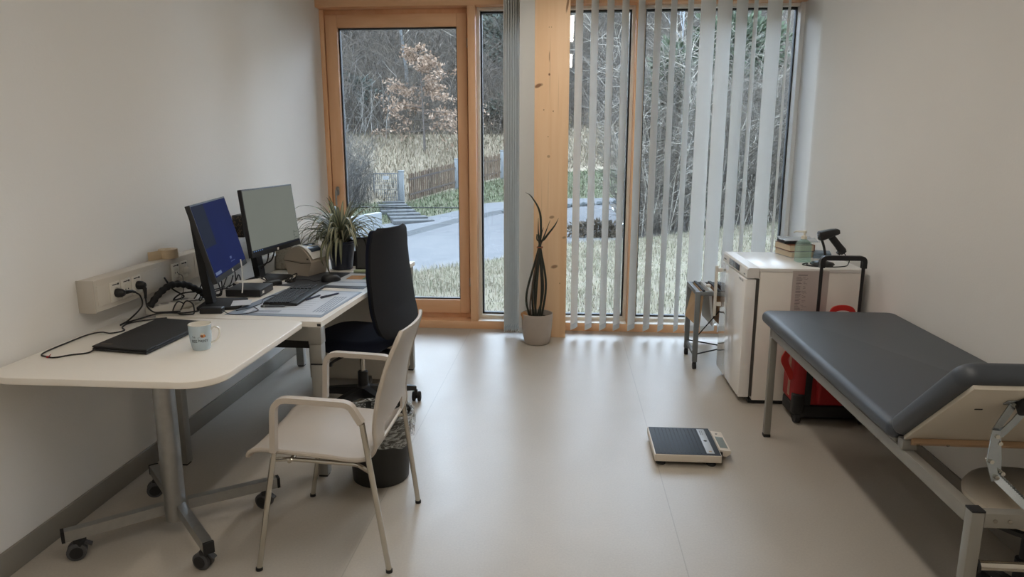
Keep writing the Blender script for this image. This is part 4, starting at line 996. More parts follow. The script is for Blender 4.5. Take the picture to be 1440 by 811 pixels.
b.rings([[(x, y, z) for x, z in ((-.026, -.02), (.026, -.02), (.024, .035), (.012, .048), (.002, .043), (-.012, .050), (-.024, .037))] for y in (-.004, .004)]); obj('plant_tag', b, mat('tag_tan', '#B08257', .6), t, label='tan wooden plant tag')

# ------------------------------------------------------------------ bathroom scale on the floor
t = thing('floor_scale', 'flat white floor scale with a ribbed dark mat and digital display', 'scale', (.62, 3.43, 0))
M_sw = mat('scale_white', '#D8CFC2', .4)
sx0, sx1, sy0, sy1 = .447, .772, 3.258, 3.604
b = B(); b.slab((sx0+sx1)/2, (sy0+sy1)/2, sx1-sx0, sy1-sy0, .008, .022, .058, .003); bd = obj('platform', b, M_sw, t)
obj('underframe', B().box(sx0 + .02, sx1 - .02, sy0 + .02, sy1 - .02, .012, .0215), M_blackm, t)
for x in (sx0 + .035, sx1 - .045):
    for y in (sy0 + .03, sy1 - .03): obj('foot', B().lathe([(.022, 0), (.024, .004), (.020, .0118), (.001, .0118)], 20, (x, y, 0)), M_rubber, t)
M_mat_ = mat('scale_mat', '#262F3A', .6, bump=.1, bscale=300)
b = B(); b.box(sx0 + .006, sx1 - .004, sy0 + .006, sy1 - .006, .0582, .0600, .0008); mt = obj('mat', b, M_mat_, t, label='dark blue-grey ribbed rubber mat')
b = B()
for k in range(12): b.box(sx0 + .032 + k * .0195, sx0 + .036 + k * .0195, sy0 + .022, sy1 - .02, .0602, .0614)
obj('ribs', b, mat('scale_rib', '#1B222C', .6), mt)
b = B().box(.703, .741, 3.283, 3.583, .0602, .0610, .0005); st = obj('label_strip', b, mat('strip_grey', '#B9C0C8', .4), mt, label='pale grey label strip with a round hole')
b = B(); b.lathe([(.009, .0611), (.009, .0614), (.001, .0614)], 18, (.722, 3.432, 0)); obj('strip_hole', b, M_blackm, st)
b = B()
for k in range(7): b.box(.712, .717, 3.508 + k * .008, 3.513 + k * .008, .0611, .0614); b.box(.722, .726, 3.508 + k * .0085, 3.513 + k*.0085, .0611, .0614)
obj('strip_print', b, mat('strip_ink', '#6F7780', .5), st)
b = B(); b.box(.716, .730, 3.297, 3.312, .0611, .0614); obj('strip_seal', b, mat('strip_seal', '#A08A62', .4), st)
b = B(); P_ = [(.772, 3.33, .052), (.772, 3.565, .052)]
b.rings([[(.778, y, .030), (.808, y, .024), (.829, y, .042), (.829, y, .055), (.772, y, .0605)] for y in (3.328, 3.331, 3.562, 3.565)]); ds = obj('display_unit', b, M_sw, t)
b = B(); b.rings([[(.7815, y, .0605), (.8205, y, .0568), (.8205, y, .0572), (.7815, y, .0612)] for y in (3.357, 3.492)]); obj('display_screen', b, mat('lcd_grey', '#7E8A8A', .2), ds, label='grey digital display')
b = B(); b.lathe([(.006, .0590), (.006, .0605), (.001, .0608)], 14, (.796, 3.53, 0)); obj('button', b, mat('button_grey', '#8A8780', .4), ds)
obj('bracket', B().box(.7725, .786, 3.315, 3.327, .026, .052), M_blackm, t)

# ------------------------------------------------------------------ file cart behind the fridge
t = thing('file_cart', 'grey metal suspension file trolley with hanging folders behind the white fridge', 'file trolley', (1.14, 4.98, 0))
fx0, fx1, fy0, fy1, fz = .905, 1.40, 4.812, 5.158, .555
M_cart = mat('cart_grey', '#767B7E', .5, metal=.2)
for x in (fx0, fx1):
    for y in (fy0, fy1):
        lg = obj('leg', B().box(x - .016, x + .016, y - .016, y + .016, .052, fz - .001, .002), M_cart, t)
        b = B(); b.tube([(x - .012, y, .022), (x + .012, y, .022)], .0215, 16); b.box(x - .012, x + .012, y - .012, y + .014, .040, .0515, .002); obj('castor', b, M_rubber, lg)
b = B()
for y in (fy0, fy1): b.box(fx0 + .0165, fx1 - .0165, y - .014, y + .014, fz - .028, fz, .002)
for x in (fx0, fx1): b.box(x - .014, x + .014, fy0 + .0165, fy1 - .0165, fz - .028, fz, .002)
obj('top_frame', b, M_cart, t)
b = B()
for x in (fx0, fx1): b.box(x - .010, x + .010, fy0 + .0165, fy1 - .0165, .09, .115, .002)
obj('lower_rail', b, M_cart, t)
b = B(); b.tube([(fx0 + .017, fy0, .11), (fx1 - .017, fy1, .11)], .005, 8); b.tube([(fx0 + .017, fy1, .112), (fx1 - .017, fy0, .124)], .005, 8); b.tube([(fx0 + .017, fy0 - .005, .25), (1.07, fy0 - .005, .44)], .004, 8); obj('brace_wire', b, M_blackm, t)
M_fold = mat('folder_tan', '#B99A77', .7, var=.05, vscale=5); M_foldg = mat('folder_white', '#C9CCCE', .6); M_foldd = mat('folder_dark', '#3A2A26', .7); M_foldb = mat('folder_brown', '#8E6A4A', .7)
def folder(label, x, m, d, lean, h=.27, tab=None):
    f = thing('hanging_folder', label, 'folder', (x, 4.98, fz - .29), 'hanging folders in the file trolley')
    b = B(); b.rings([[(x - .004 + lean[0], 4.83, fz - h), (x + .004 + lean[0], 4.83, fz - h), (x + .006 + d, 4.83, fz), (x - .006, 4.83, fz)], [(x - .004 + lean[1], 5.13, fz - h * lean[2]), (x + .004 + lean[1], 5.13, fz - h * lean[2]), (x + .006 + d, 5.13, fz), (x - .006, 5.13, fz)]]); obj('sleeve', b, m, f)
    b = B(); b.box(x - .004, x + .008 + d, 4.803, 5.157, fz + .0005, fz + .009, .001); obj('hanger', b, M_blackm if not tab else m, f)
    if tab:
        b = B(); b.slab(x + .01, 4.93, .03, .045, .008, fz + .0095, fz + .026, .004); obj('tab', b, M_wplastic, f, label='white tab')
folder('tan hanging folder sagging at the near end of the file trolley', .938, M_fold, .006, (-.012, -.055, .95), .26)
folder('white hanging folder with a clear tab in the file trolley', .985, M_foldg, .010, (.035, .02, .98), .25, True)
folder('brown hanging folder in the middle of the file trolley', 1.04, M_foldb, .01, (.03, .02, 1.0), .24)
folder('dark hanging folder close to the fridge door handle', 1.09, M_foldd, .012, (.01, .02, 1.0), .25)

# ------------------------------------------------------------------ white fridge
t = thing('refrigerator', 'white undercounter fridge with a bar handle beside the right wall', 'refrigerator', (1.385, 4.47, 0))
M_fr = mat('fridge_white', '#ECE7DF', .35, var=.008); M_frd = mat('fridge_door', '#F4F3F1', .12, coat=1.)
FX0, FX1, FY0, FY1, FZ = 1.132, 1.722, 4.145, 4.787, .836
obj('cabinet', B().box(FX0, FX1, FY0, FY1, .025, .8135, .004), M_fr, t)
obj('top_plate', B().box(FX0 - .005, FX1, FY0 - .001, FY1 + .001, .814, FZ, .003), mat('fridge_top', '#E8E6E2', .3), t)
b = B(); b.rings([[(1.056, y, .776), (1.126, y, .776), (1.126, y, FZ), (1.066, y, FZ), (1.058, y, .826)] for y in (FY0, FY1)]); pn = obj('control_panel', b, mat('fridge_top', '#E8E6E2'), t)
obj('panel_display', B().box(1.0535, 1.0565, 4.335, 4.60, .785, .822, .0005), mat('panel_glass', '#1A1F26', .08), pn, label='dark display strip')
b = B()
for k in range(5): b.box(1.0542, 1.0572, 4.70 + k*.012, 4.708 + k*.012, .795, .802)
b.box(1.0542, 1.0572, 4.19, 4.22, .790, .794); obj('panel_marks', b, mat('panel_ink', '#55585C', .4), pn)
dr = obj('door', B().box(1.050, 1.112, FY0 + .002, FY1 - .002, .042, .768, .004), M_frd, t)
obj('seal', B().box(1.1125, 1.1315, FY0 + .010, FY1 - .010, .046, .770), mat('seal_grey', '#4C4A47', .6), t)
obj('plinth', B().box(1.115, FX1 - .02, FY0 + .012, FY1 - .01, .004, .0245), M_blackm, t)
for x in (1.15, 1.68):
    for y in (FY0 + .04, FY1 - .04): obj('foot', B().cyl((x, y, 0), (x, y, .0038), .02, 12), M_blackm, t)
b = B().box(1.0, 1.018, 4.742, 4.762, .40, .745, .003).box(1.0185, 1.0495, 4.740, 4.764, .705, .730, .003).box(1.0185, 1.0495, 4.740, 4.764, .470, .495, .003); obj('handle', b, mat('handle_white', '#D9D5CC', .35), dr)
b = B()
b.tube([(1.0494, 4.69, .728), (1.0470, 4.69, .728)], .010, 14); obj('lock', b, M_steel, dr)
b = B()
for k in range(4): b.box(1.0488, 1.0497, 4.20 + k*.030, 4.212 + k*.030, .745, .757)
obj('door_marks', b, mat('panel_ink', '#55585C'), dr)
b = B()
for z in (.655, .45, .25):
    for x in (1.072, 1.090): b.lathe([(.005, 0), (.003, .002), (.001, .002)], 8, (0, 0, 0)) if False else b.tube([(x, FY0 + .0022, z), (x, FY0 + .0005, z)], .004, 10)
obj('plug_caps', b, M_fr, dr)
# inventory sheet in a clear sleeve on its side
t = thing('paper_sheet', 'handwritten list in a clear sleeve on the side of the white fridge', 'paper', (1.418, FY0 - .002, .53))
M_sl = mat('sleeve_paper', '#C2B9B4', .3, var=.02, vscale=10)
obj('sheet', B().box(1.316, 1.521, FY0 - .0022, FY0 - .0008, .527, .824), M_sl, t)
b = B(); rg = random.Random(9)
b.box(1.347, 1.40, FY0 - .0030, FY0 - .0023, .797, .8005)
for k in range(28):
    z = .785 - k * .0092
    b.box(1.338, 1.338 + rg.uniform(.018, .036), FY0 - .0030, FY0 - .0023, z, z + .0022)
    if k % 3 != 2:
        x = 1.372 + rg.random() * .008
        pts = [(x + j * .003, FY0 - .0027, z + .001 + rg.uniform(-.0025, .0025)) for j in range(rg.randint(5, 11))]
        b.tube(pts, .0007, 4)
obj('writing', b, mat('ink_grey', '#4A4648', .6), t)

# on top of the fridge
def book(label, c, d, ang, cover, m2=None):
    t = thing('book', label, 'book', c, 'books stacked on the fridge')
    R_ = Matrix.Translation(c) @ Matrix.Rotation(ang, 4, 'Z')
    x, y, z = d
    b = B(); b.M = R_; b.box(-x/2, x/2, -y/2, y/2, 0, .003, .0008); b.box(-x/2, x/2, -y/2, y/2, z - .003, z, .0008); b.box(x/2 - .003, x/2, -y/2, y/2, .0032, z - .0032); obj('cover', b, cover, t)
    b = B(); b.M = R_; b.box(-x/2 + .004, x/2 - .0035, -y/2 + .004, y/2 - .004, .0033, z - .0033); obj('pages', b, mat('pages', '#C8B9A0', .8, var=.08, vscale=60, stretch=(.3, .3, 12)), t)
book('grey-covered thick book at the bottom of the stack on the fridge', (1.475, 4.66, FZ), (.155, .215, .040), .22, mat('cover_grey', '#8E9498', .5))
book('thick book with pale pages and brown cover, second from the bottom on the fridge', (1.475, 4.665, FZ + .0402), (.165, .22, .042), .16, mat('cover_brown', '#7A4A33', .5))
obj('notepad', B().box(1.39, 1.55, 4.59, 4.76, FZ + .0825, FZ + .094, .003), mat('cover_black', '#23262B', .5), None, 'dark notepad lying on the stacked books on the fridge', 'notepad', loc=(1.47, 4.67, FZ + .0825))
b = B(); rg = random.Random(6)
b.grid(lambda u, v: (1.385 + .22*u, 4.575 + .20*v, FZ + .103 + .005*math.sin(5*u + 2*v) + .005*math.sin(9*v - 3*u) + .004 * u), 16, 14, .0035); obj('plastic_pouch', b, mat('pouch_grey', '#A9AFB4', .25, var=.08, vscale=25), None, 'crumpled pale plastic pouch on top of the book stack', 'pouch', loc=(1.49, 4.67, FZ + .094), angle=70)
b = B(); b.M = Matrix.Translation((1.625, 4.60, FZ)) @ Matrix.Rotation(-.25, 4, 'Z'); b.box(-.05, .06, -.07, .07, .0, .018, .002).box(-.045, .055, -.065, .07, .0185, .034, .002); obj('carton_stack', b, mat('carton_blue', '#6D7F8F', .55, var=.1, vscale=30), None, 'flat blue-grey cartons beside the stacked books behind the sanitizer bottle', 'cartons', loc=(1.625, 4.6, FZ))
# sanitizer bottle
BX, BY = 1.450, 4.41
t = thing('sanitizer_bottle', 'clear square pump bottle with pale green hand sanitizer on the fridge', 'bottle', (BX, BY, FZ))
def bottle_mat():
    m = bpy.data.materials.new('clear_bottle'); m.use_nodes = True
    n, l = m.node_tree.nodes, m.node_tree.links; p = n['Principled BSDF']
    p.inputs['Base Color'].default_value = lin('#CFE6E2'); p.inputs['Roughness'].default_value = .12
    tr = n.new('ShaderNodeBsdfTransparent'); tr.inputs[0].default_value = (.80, .93, .90, 1); mx = n.new('ShaderNodeMixShader'); mx.inputs[0].default_value = .26
    l.new(tr.outputs[0], mx.inputs[1]); l.new(p.outputs[0], mx.inputs[2]); l.new(mx.outputs[0], n['Material Output'].inputs[0]); return m
b = B(); b.M = Matrix.Translation((BX, BY, FZ)) @ Matrix.Rotation(.2, 4, 'Z')
b.rings([rrect(0, 0, w_, h_, r_, z, 5) for w_, h_, r_, z in ((.078, .058, .012, 0), (.084, .064, .012, .003), (.084, .064, .012, .105), (.076, .058, .014, .120), (.040, .038, .016, .136), (.028, .028, .0139, .140))]); bd = obj('bottle_body', b, bottle_mat(), t)
b = B(); b.lathe([(.0165, .1405), (.0165, .158), (.010, .160), (.006, .163), (.006, .176), (.012, .177), (.012, .188), (.009, .192), (.001, .192)], 20, (BX, BY, FZ)); b.M = Matrix.Translation((BX, BY, FZ)) @ Matrix.Rotation(PI - .25, 4, 'Z')
b.tube([(.008, 0, .184), (.05, 0, .185), (.062, 0, .177)], [.006, .005, .004], 10); obj('pump', b, mat('pump_cream', '#DDD6C6', .4), t)
# barcode scanner on a gooseneck stand
SX, SY = 1.537, 4.315
t = thing('barcode_scanner', 'black barcode scanner resting on a gooseneck stand on the fridge', 'barcode scanner', (SX, SY, FZ))
b = B(); b.lathe([(.068, 0), (.070, .004), (.062, .012), (.030, .020), (.020, .026), (.001, .027)], 32, (SX, SY, FZ)); obj('stand_base', b, M_black, t)
neck = arc([(SX + .01, SY, FZ + .024), (SX + .012, SY, FZ + .06), (SX - .002, SY, FZ + .115), (SX - .018, SY, FZ + .155)], 6); obj('stand_neck', B().tube(neck, .0075, 10), M_black, t)
sc = Vector((SX + .012, SY, FZ + .182)); b = B(); b.M = Matrix.Translation(sc) @ Matrix.Rotation(math.radians(-12), 4, 'Y')
R_ = []
for x, hw, hh, zc in ((-.047, .026, .024, -.004), (-.042, .031, .028, -.003), (-.01, .030, .026, 0), (.03, .024, .022, .004), (.060, .020, .018, .004), (.072, .014, .012, .002)):
    R_.append([(x, hw * max(-1, min(1, 1.25*math.cos(a))), zc + hh * max(-1, min(1, 1.25*math.sin(a)))) for a in np.linspace(0, 2*PI, 24, endpoint=False)])
b.rings(R_); bd = obj('scanner_head', b, M_black, t)
b = B(); b.M = Matrix.Translation(sc) @ Matrix.Rotation(math.radians(-12), 4, 'Y'); b.box(-.0490, -.0472, -.024, .024, -.022, .014, .0005); obj('scan_window', b, mat('scan_window', '#1A0A0C', .1), bd)
b = B(); P_ = [(.022, 0, -.010), (.040, 0, -.030), (.070, 0, -.066), (.098, 0, -.100), (.108, 0, -.112)]
R_ = []
for k, (p, w_, d_) in enumerate(zip(P_, (.017, .018, .0185, .020, .014), (.020, .021, .021, .024, .018))):
    nx, nz = .78, .62
    R_.append([(sc.x + p[0] + nx * d_ * math.sin(a) , sc.y + w_ * math.cos(a), sc.z + p[2] + nz * d_ * math.sin(a) * 1.0) for a in np.linspace(0, 2*PI, 16, endpoint=False)])
b.rings(R_); b.tube([(sc.x + .094, sc.y, sc.z - .092), (sc.x + .072, sc.y, sc.z - .118)], .010, 10, square=(.03, .018)); obj('scanner_grip', b, M_black, t)
e = sc + Vector((.110, 0, -.113))
obj('scanner_cord', B().tube(arc([tuple(e), (e.x + .022, e.y, e.z - .028), (e.x + .030, e.y - .01, FZ + .035), (e.x + .018, e.y - .03, FZ + .010), (SX + .10, SY - .085, FZ + .004), (SX, SY - .115, FZ + .0035), (SX - .09, SY - .09, FZ + .0035), (SX - .125, SY - .03, FZ + .0035), (SX - .08, SY + .02, FZ + .004), (SX - .105, SY - .06, FZ + .005), (SX - .03, SY - .10, FZ + .007), (SX + .03, SY - .09, FZ + .004)], 8), .003, 8), M_cable, t)

# ------------------------------------------------------------------ red trolley case between fridge and couch
t = thing('trolley_case', 'red wheeled bag with a black pull handle between the fridge and the couch', 'trolley bag', (1.48, 3.96, 0))
M_red = mat('case_red', '#930C12', .6, var=.06, vscale=8, bump=.3, bscale=350); M_redd = mat('case_red_trim', '#C0302A', .5)
cx0, cx1, cy0, cy1 = 1.285, 1.690, 3.852, 4.085
b = B(); b.slab((cx0+cx1)/2, (cy0+cy1)/2, cx1-cx0 + .006, cy1-cy0 + .006, .045, .108, .600, .022, k=4); bd = obj('bag_body', b, M_red, t)
b = B(); b.slab((cx0+cx1)/2, (cy0+cy1)/2, cx1-cx0 + .002, cy1-cy0 + .002, .045, .035, .1075, .012); obj('base_shell', b, mat('case_black', '#161618', .6, bump=.2, bscale=200), t, label='black moulded base')
b = B(); b.slab(1.52, cy0 - .008, .24, .05, .02, .125, .54, .015); obj('front_pocket', b, M_red, bd)
b = B(); b.tube(arc([(cx0 + .07, cy0 - .006, .112), (cx0 + .075, cy0 - .006, .36), (cx0 + .09, cy0 - .006, .45), (cx0 + .13, cy0 - .006, .55)], 6), .012, square=(.035, .006), up=(0, -1, 0)); obj('side_strap', b, M_blackm, bd, label='black strap')
b = B()
for y in (3.935, 3.955): b.tube(fillet([(cx0 - .004, y, .14), (cx0 - .004, y, .57)], .05), .004, 8)
obj('zip', b, mat('zip_pale', '#B08E7C', .5), bd, label='pale zip lines along the side')
b = B(); b.tube(fillet([(cx0 - .003, 3.90, .25), (cx0 - .055, 3.90, .35), (cx0 - .055, 3.90, .37), (cx0 - .003, 3.90, .47)], .04), .01, square=(.035, .010), up=(0, 1, 0)); obj('side_handle', b, M_redd, bd, label='red webbing grab loop')
b = B(); b.tube([(cx0 - .022, 3.905, .30), (cx0 - .040, 3.905, .36), (cx0 - .022, 3.905, .42)], .004, square=(.012, .004)); obj('handle_print', b, mat('tag_pale', '#BBA89A', .5), bd)
b = B(); b.tube(arc([(1.50, 4.0, .598), (1.515, 4.0, .632), (1.56, 4.0, .642), (1.605, 4.0, .632), (1.62, 4.0, .598)], 6), .010, square=(.03, .012), up=(0, 1, 0)); obj('top_handle', b, M_redd, bd, label='red webbing carry handle')
for x in (1.44, 1.668):
    obj('handle_rod', B().tube([(x, 4.045, .596), (x, 4.045, .86)], .0095, 10), M_black, t)
b = B(); b.tube(fillet([(1.44, 4.045, .861), (1.44, 4.045, .918), (1.668, 4.045, .918), (1.668, 4.045, .861)], .022), .015, square=(.026, .030), up=(0, 1, 0)); obj('pull_handle', b, M_black, t)
for x0_, x1_ in ((cx0 - .006, cx0 + .06), (cx1 - .06, cx1 + .006)):
    b = B(); b.slab((x0_ + x1_)/2, cy0 + .018, x1_ - x0_, .065, .02, .06, .175, .010); obj('corner_guard', b, mat('case_black', '#161618'), t)
for x in (cx0 + .012, cx1 - .035):
    b = B(); b.tube([(x, cy0 + .022, .036), (x + .024, cy0 + .022, .036)], .036, 20); obj('wheel', b, M_rubber, t)
obj('skid', B().box(cx0 + .05, cx1 - .05, cy1 - .04, cy1 - .01, 0, .0348, .005), M_blackm, t)

# ------------------------------------------------------------------ examination couch
t = thing('examination_couch', 'grey upholstered examination couch with a raised head section along the right wall', 'couch', (1.39, 2.75, 0))
M_up = mat('upholstery_grey', '#3C4148', .42, spec=.5, var=.02, bump=.12, bscale=240)
M_cf = mat('couch_frame', '#8D8A83', .45, metal=.35)
ux0, ux1, uy0, uy1 = 1.092, 1.690, 1.80, 3.663
for x, y in ((ux0, uy0), (ux1, uy0), (ux0, uy1), (ux1, uy1)):
    lg = obj('leg', B().box(x - .0165, x + .0165, y - .0165, y + .0165, .016, .598, .002), M_cf, t)
    obj('leg_cap', B().box(x - .0175, x + .0175, y - .0175, y + .0175, .5982, .6035, .001), M_blackm, lg); obj('foot', B().box(x - .018, x + .018, y - .018, y + .018, 0, .0158, .003), M_blackm, lg)
for x in (ux0, ux1): obj('side_rail', B().box(x - .0165, x + .0165, uy0 + .017, uy1 - .017, .556, .597, .002), M_cf, t)
for y in (uy1, uy0): er = obj('end_rail', B().box(ux0 + .017, ux1 - .017, y - .0165, y + .0165, .556, .597, .002), M_cf, t)
b = B()
for x in (1.135, 1.172): b.tube([(x, uy0 - .0167, .577), (x, uy0 - .0195, .577)], .0055, 10)
obj('screw', b, M_chrome, er)
b = B(); b.tube([(ux0 + .022, uy0, .437), (ux1 - .022, uy0, .437)], .013, 14); cb = obj('cross_tube', b, M_chrome, t)
obj('tube_end', B().tube([(ux0 + .0168, uy0, .437), (ux0 + .0245, uy0, .437)], .021, 14), M_blackm, cb)
# seat pad with its board and spacers
px0, px1, py1 = 1.043, 1.735, 3.775; HY_, HZ_ = 2.205, .612
b = B(); b.slab((px0+px1)/2, (HY_+.006+py1)/2, px1-px0, py1-HY_-.006, .05, .614, .676, .026, n=6, k=5, rr=[.055, .055, .03, .03]); obj('seat_pad', b, M_up, t)
obj('seat_board', B().box(px0 + .035, px1 - .035, HY_ + .03, py1 - .04, .602, .6138), M_blackm, t)
for y in (3.58, 3.12, 2.66, 2.26): obj('spacer', B().box(ux0 - .0165, ux0 + .0165, y - .03, y + .03, .5985, .6135, .001), M_alud, t)
for x in (ux0, ux1): obj('hinge_bracket', B().box(x - .022, x + .022, HY_ - .035, HY_, .5985, .632, .002), M_alud, t)
# raised head section turned about the hinge
AN = math.radians(41)
HM = Matrix.Translation((0, HY_ - .012, HZ_ + .022)) @ Matrix.Rotation(-AN, 4, 'X')     # local -y runs up the panel
b = B(); b.M = HM; b.slab((px0+px1)/2, -.235, px1-px0, .47, .05, .0, .062, .026, n=6, k=5, rr=[.03, .03, .055, .055]); hp = obj('head_pad', b, M_up, t)
M_under = mat('underside_white', '#C4BCAE', .6)
b = B(); b.M = HM; b.box(px0 + .032, px1 - .032, -.445, -.012, -.013, -.0005, .001); un = obj('head_board', b, M_under, t, label='pale board under the raised head section')
b = B(); b.M = HM; b.box(px0 + .05, px1 - .05, -.030, -.008, -.030, -.0135, .001); obj('hinge_strip', b, mat('hinge_wood', '#A98B6C', .5), un)
b = B(); b.M = HM
for x in (1.11, 1.20): b.tube([(x, -.02, -.0302), (x, -.02, -.033)], .005, 10)
obj('hinge_screw', b, M_chrome, un)
b = B(); b.M = HM; b.slab(1.42, -.375, .40, .045, .01, -.05, -.0135, .006); obj('grip_bar', b, M_blackm, un, label='black bar under the head section')
b = B(); b.M = HM; b.slab(1.157, -.30, .022, .007, .003, -.0142, -.0132); obj('slot_hole', b, M_blackm, un)
# ratchet support
hp_ = lambda x, y, z: tuple(HM @ Vector((x, y, z)))
M_zinc = mat('zinc', '#A9B0B4', .25, metal=.9, var=.05, vscale=30)
b = B(); b.M = HM; b.box(1.195, 1.275, -.375, -.350, -.017, -.0135, .001); rt_ = obj('ratchet', b, M_zinc, t, label='zinc ratchet support of the head section')
a0, a1 = Vector(hp_(1.215, -.362, -.020)), Vector(hp_(1.255, -.362, -.020))
j1 = Vector((1.190, 1.925, .760)); j2 = Vector((1.178, 1.915, .690)); j3 = Vector((1.196, 1.912, .645)); j4 = Vector((1.262, 1.838, .575))
b = B()
b.tube([a0, j1 + Vector((0, 0, .012))], .01, square=(.020, .004), up=(0, -1, 0)); b.tube([a1, a1.lerp(j1, .55) + Vector((.012, 0, 0)), j1 + Vector((.010, -.004, 0))], .01, square=(.020, .004), up=(0, -1, 0))
b.tube([j1 + Vector((-.002, -.008, .016)), j2 + Vector((0, -.008, 0)), j3 + Vector((0, -.008, -.01))], .01, square=(.022, .004), up=(0, -1, 0)); b.tube([j1 + Vector((.008, .004, .01)), j2 + Vector((.026, .004, 0)), j3 + Vector((.012, .004, -.012))], .01, square=(.018, .004), up=(0, -1, 0))
obj('ratchet_link', b, M_zinc, rt_)
b = B()
for p in (a0, a1, j1, j2, j3, j1 + Vector((.01, 0, -.02)), j3 + Vector((.014, 0, .012))): b.tube([p + Vector((0, -.016, 0)), p + Vector((0, .008, 0))], .006, 10)
obj('rivet', b, M_chrome, rt_)
b = B(); b.tube([j3, j4], .01, square=(.022, .004), up=(0, -1, 0))
dd = (j4 - j3); 
for k in range(16): q = j3 + dd * (.08 + .055 * k) + Vector((.008, 0, .010)); b.cbox(q, (.005, .006, .005))
obj('ratchet_bar', b, M_zinc, rt_)

# stool under the couch
GX, GY = 1.508, 2.195
t = thing('stool', 'round beige stool with black underside parked under the raised couch end', 'stool', (GX, GY, 0))
b = B(); b.lathe([(.001, .388), (.15, .390), (.183, .400), (.199, .420), (.201, .438), (.190, .456), (.165, .467), (.08, .472), (.001, .473)], 48, (GX, GY, 0)); obj('seat', b, mat('stool_beige', '#C2B8A8', .5, bump=.05, bscale=200), t)
b = B(); b.lathe([(.001, .366), (.170, .370), (.188, .392), (.15, .388), (.001, .387)], 40, (GX, GY, 0)); obj('seat_pan', b, M_blackm, t)
obj('column', B().lathe([(.028, .09), (.028, .22), (.018, .225), (.018, .3655)], 20, (GX, GY, 0)), M_blackm, t)
for k in range(5):
    a = math.radians(20 + 72*k); d = Vector((math.cos(a), math.sin(a), 0)); c = Vector((GX, GY, 0))
    lg = obj('base_leg', B().tube([c + d*.026 + Vector((0, 0, .11)), c + d*.19 + Vector((0, 0, .075))], .015, square=(.03, .025)), M_blackm, t)
    q = c + d * .19; s_ = Vector((-d.y, d.x, 0)); obj('castor', B().tube([q - s_*.016 + Vector((0, 0, .028)), q + s_*.016 + Vector((0, 0, .028))], .028, 16).cyl((q.x, q.y, .056), (q.x, q.y, .066), .008), M_rubber, lg)

# ------------------------------------------------------------------ outside: terrain lofted between the lines of the slope
L_ = [
 [(-14, 6.04, -.42), (-8, 6.04, -.40), (-5, 6.04, -.38), (-3, 6.04, -.36), (-2, 6.04, -.35), (-1, 6.04, -.35), (0, 6.04, -.35), (2, 6.04, -.35), (5, 6.04, -.35), (14, 6.04, -.35)],
 [(-14, 6.6, -.5), (-7.5, 8.4, -.5), (-4.2, 10.0, -.52), (-2.52, 11.4, -.55), (-1.88, 12.12, -.57), (-1.19, 13.19, -.58), (-.03, 15.27, -.6), (1.5, 16.2, -.6), (5.31, 19.6, -.6), (16, 27, -.4)],
 [(-18, 7.5, -1.1), (-9.5, 11.5, -1.05), (-6.6, 15.2, -1.0), (-4.41, 19.32, -1.), (-3.48, 21.73, -.9), (-2.17, 24, -.8), (-.04, 25.8, -.75), (1.6, 26.86, -.7), (5, 28.5, -.6), (18, 36, 0)],
 [(-18.1, 7.6, -.98), (-9.6, 11.65, -.93), (-6.68, 15.32, -.88), (-4.50, 19.44, -.88), (-3.56, 21.85, -.78), (-2.22, 24.15, -.68), (-.08, 25.95, -.66), (1.55, 27.0, -.65), (5, 28.6, -.55), (18, 36.2, .05)],
 [(-18.6, 9, -.95), (-10.5, 13.5, -.95), (-7.6, 17.6, -.95), (-5.27, 22.45, -.92), (-4.3, 24.1, -.85), (-3.0, 26.4, -.65), (-.4, 28.4, -.62), (1.7, 28.93, -.62), (5, 30.0, -.5), (18, 37.5, .2)],
 [(-22, 14, .3), (-13, 18, .2), (-9, 22, -.25), (-6.0, 25.4, -.63), (-5.25, 27.05, -.45), (-4.5, 28.7, -.27), (-2.85, 31, .04), (-.6, 32.0, .25), (4, 34, .5), (18, 42, 1.5)],
 [(-26, 26, 2.6), (-17, 29, 2.5), (-13, 32, 2.2), (-10.2, 34, 1.93), (-9, 34.6, 1.95), (-7, 35, 1.98), (-4, 36.5, 2.0), (0, 38, 2.3), (5, 41, 2.8), (20, 50, 5)],
 [(-40, 50, 13.5), (-28, 51, 13.5), (-22, 51, 13.5), (-16, 52, 13.5), (-12, 52, 13.5), (-7, 52, 13.5), (-1, 53, 13.8), (6, 55, 14), (14, 58, 14.5), (44, 66, 16)],
]
OUT = .34
def deep(h):
    return '#%02X%02X%02X' % tuple(int(round(255 * (12.92 * c if c <= .0031308 else 1.055 * c ** (1 / 2.4) - .055))) for c in [q * OUT for q in lin(h)[:3]])
ramp_out = lambda name, cols, *a, **k: ramp_mat(name, [deep(c) for c in cols], *a, **k)
mat_out = lambda name, col, *a, **k: mat(name, deep(col), *a, **k)
M_turf = ramp_out('turf', ['#67654F', '#7C765E', '#877E6C', '#6B6D54'], .95, island=False, scale=3.5)
def asphalt():
    m = ramp_out('asphalt', ['#56575A', '#606265', '#6A6B6D', '#5B5C5F'], .8, island=False, scale=2.2, detail=10)
    return m
M_asph = asphalt()
M_walk = ramp_out('pavement', ['#5C6063', '#6A6D70', '#747678'], .85, island=False, scale=3)
M_meadow = ramp_out('dry_meadow', ['#877B68', '#9C8F7B', '#A89B87', '#767058'], .95, island=False, scale=.9)
M_slope = ramp_out('leaf_litter', ['#2E2A25', '#4A443C', '#5A5247', '#3A3C34'], 1., island=False, scale=.7)
def spline(P, n):
    """resample a line of ten points to n points by its own knots"""
    P = np.array(P); k = np.linspace(0, len(P) - 1, n); return np.stack([np.interp(k, range(len(P)), P[:, c]) for c in range(3)], 1)
NL = 73
LS = [spline(l, NL) for l in L_]
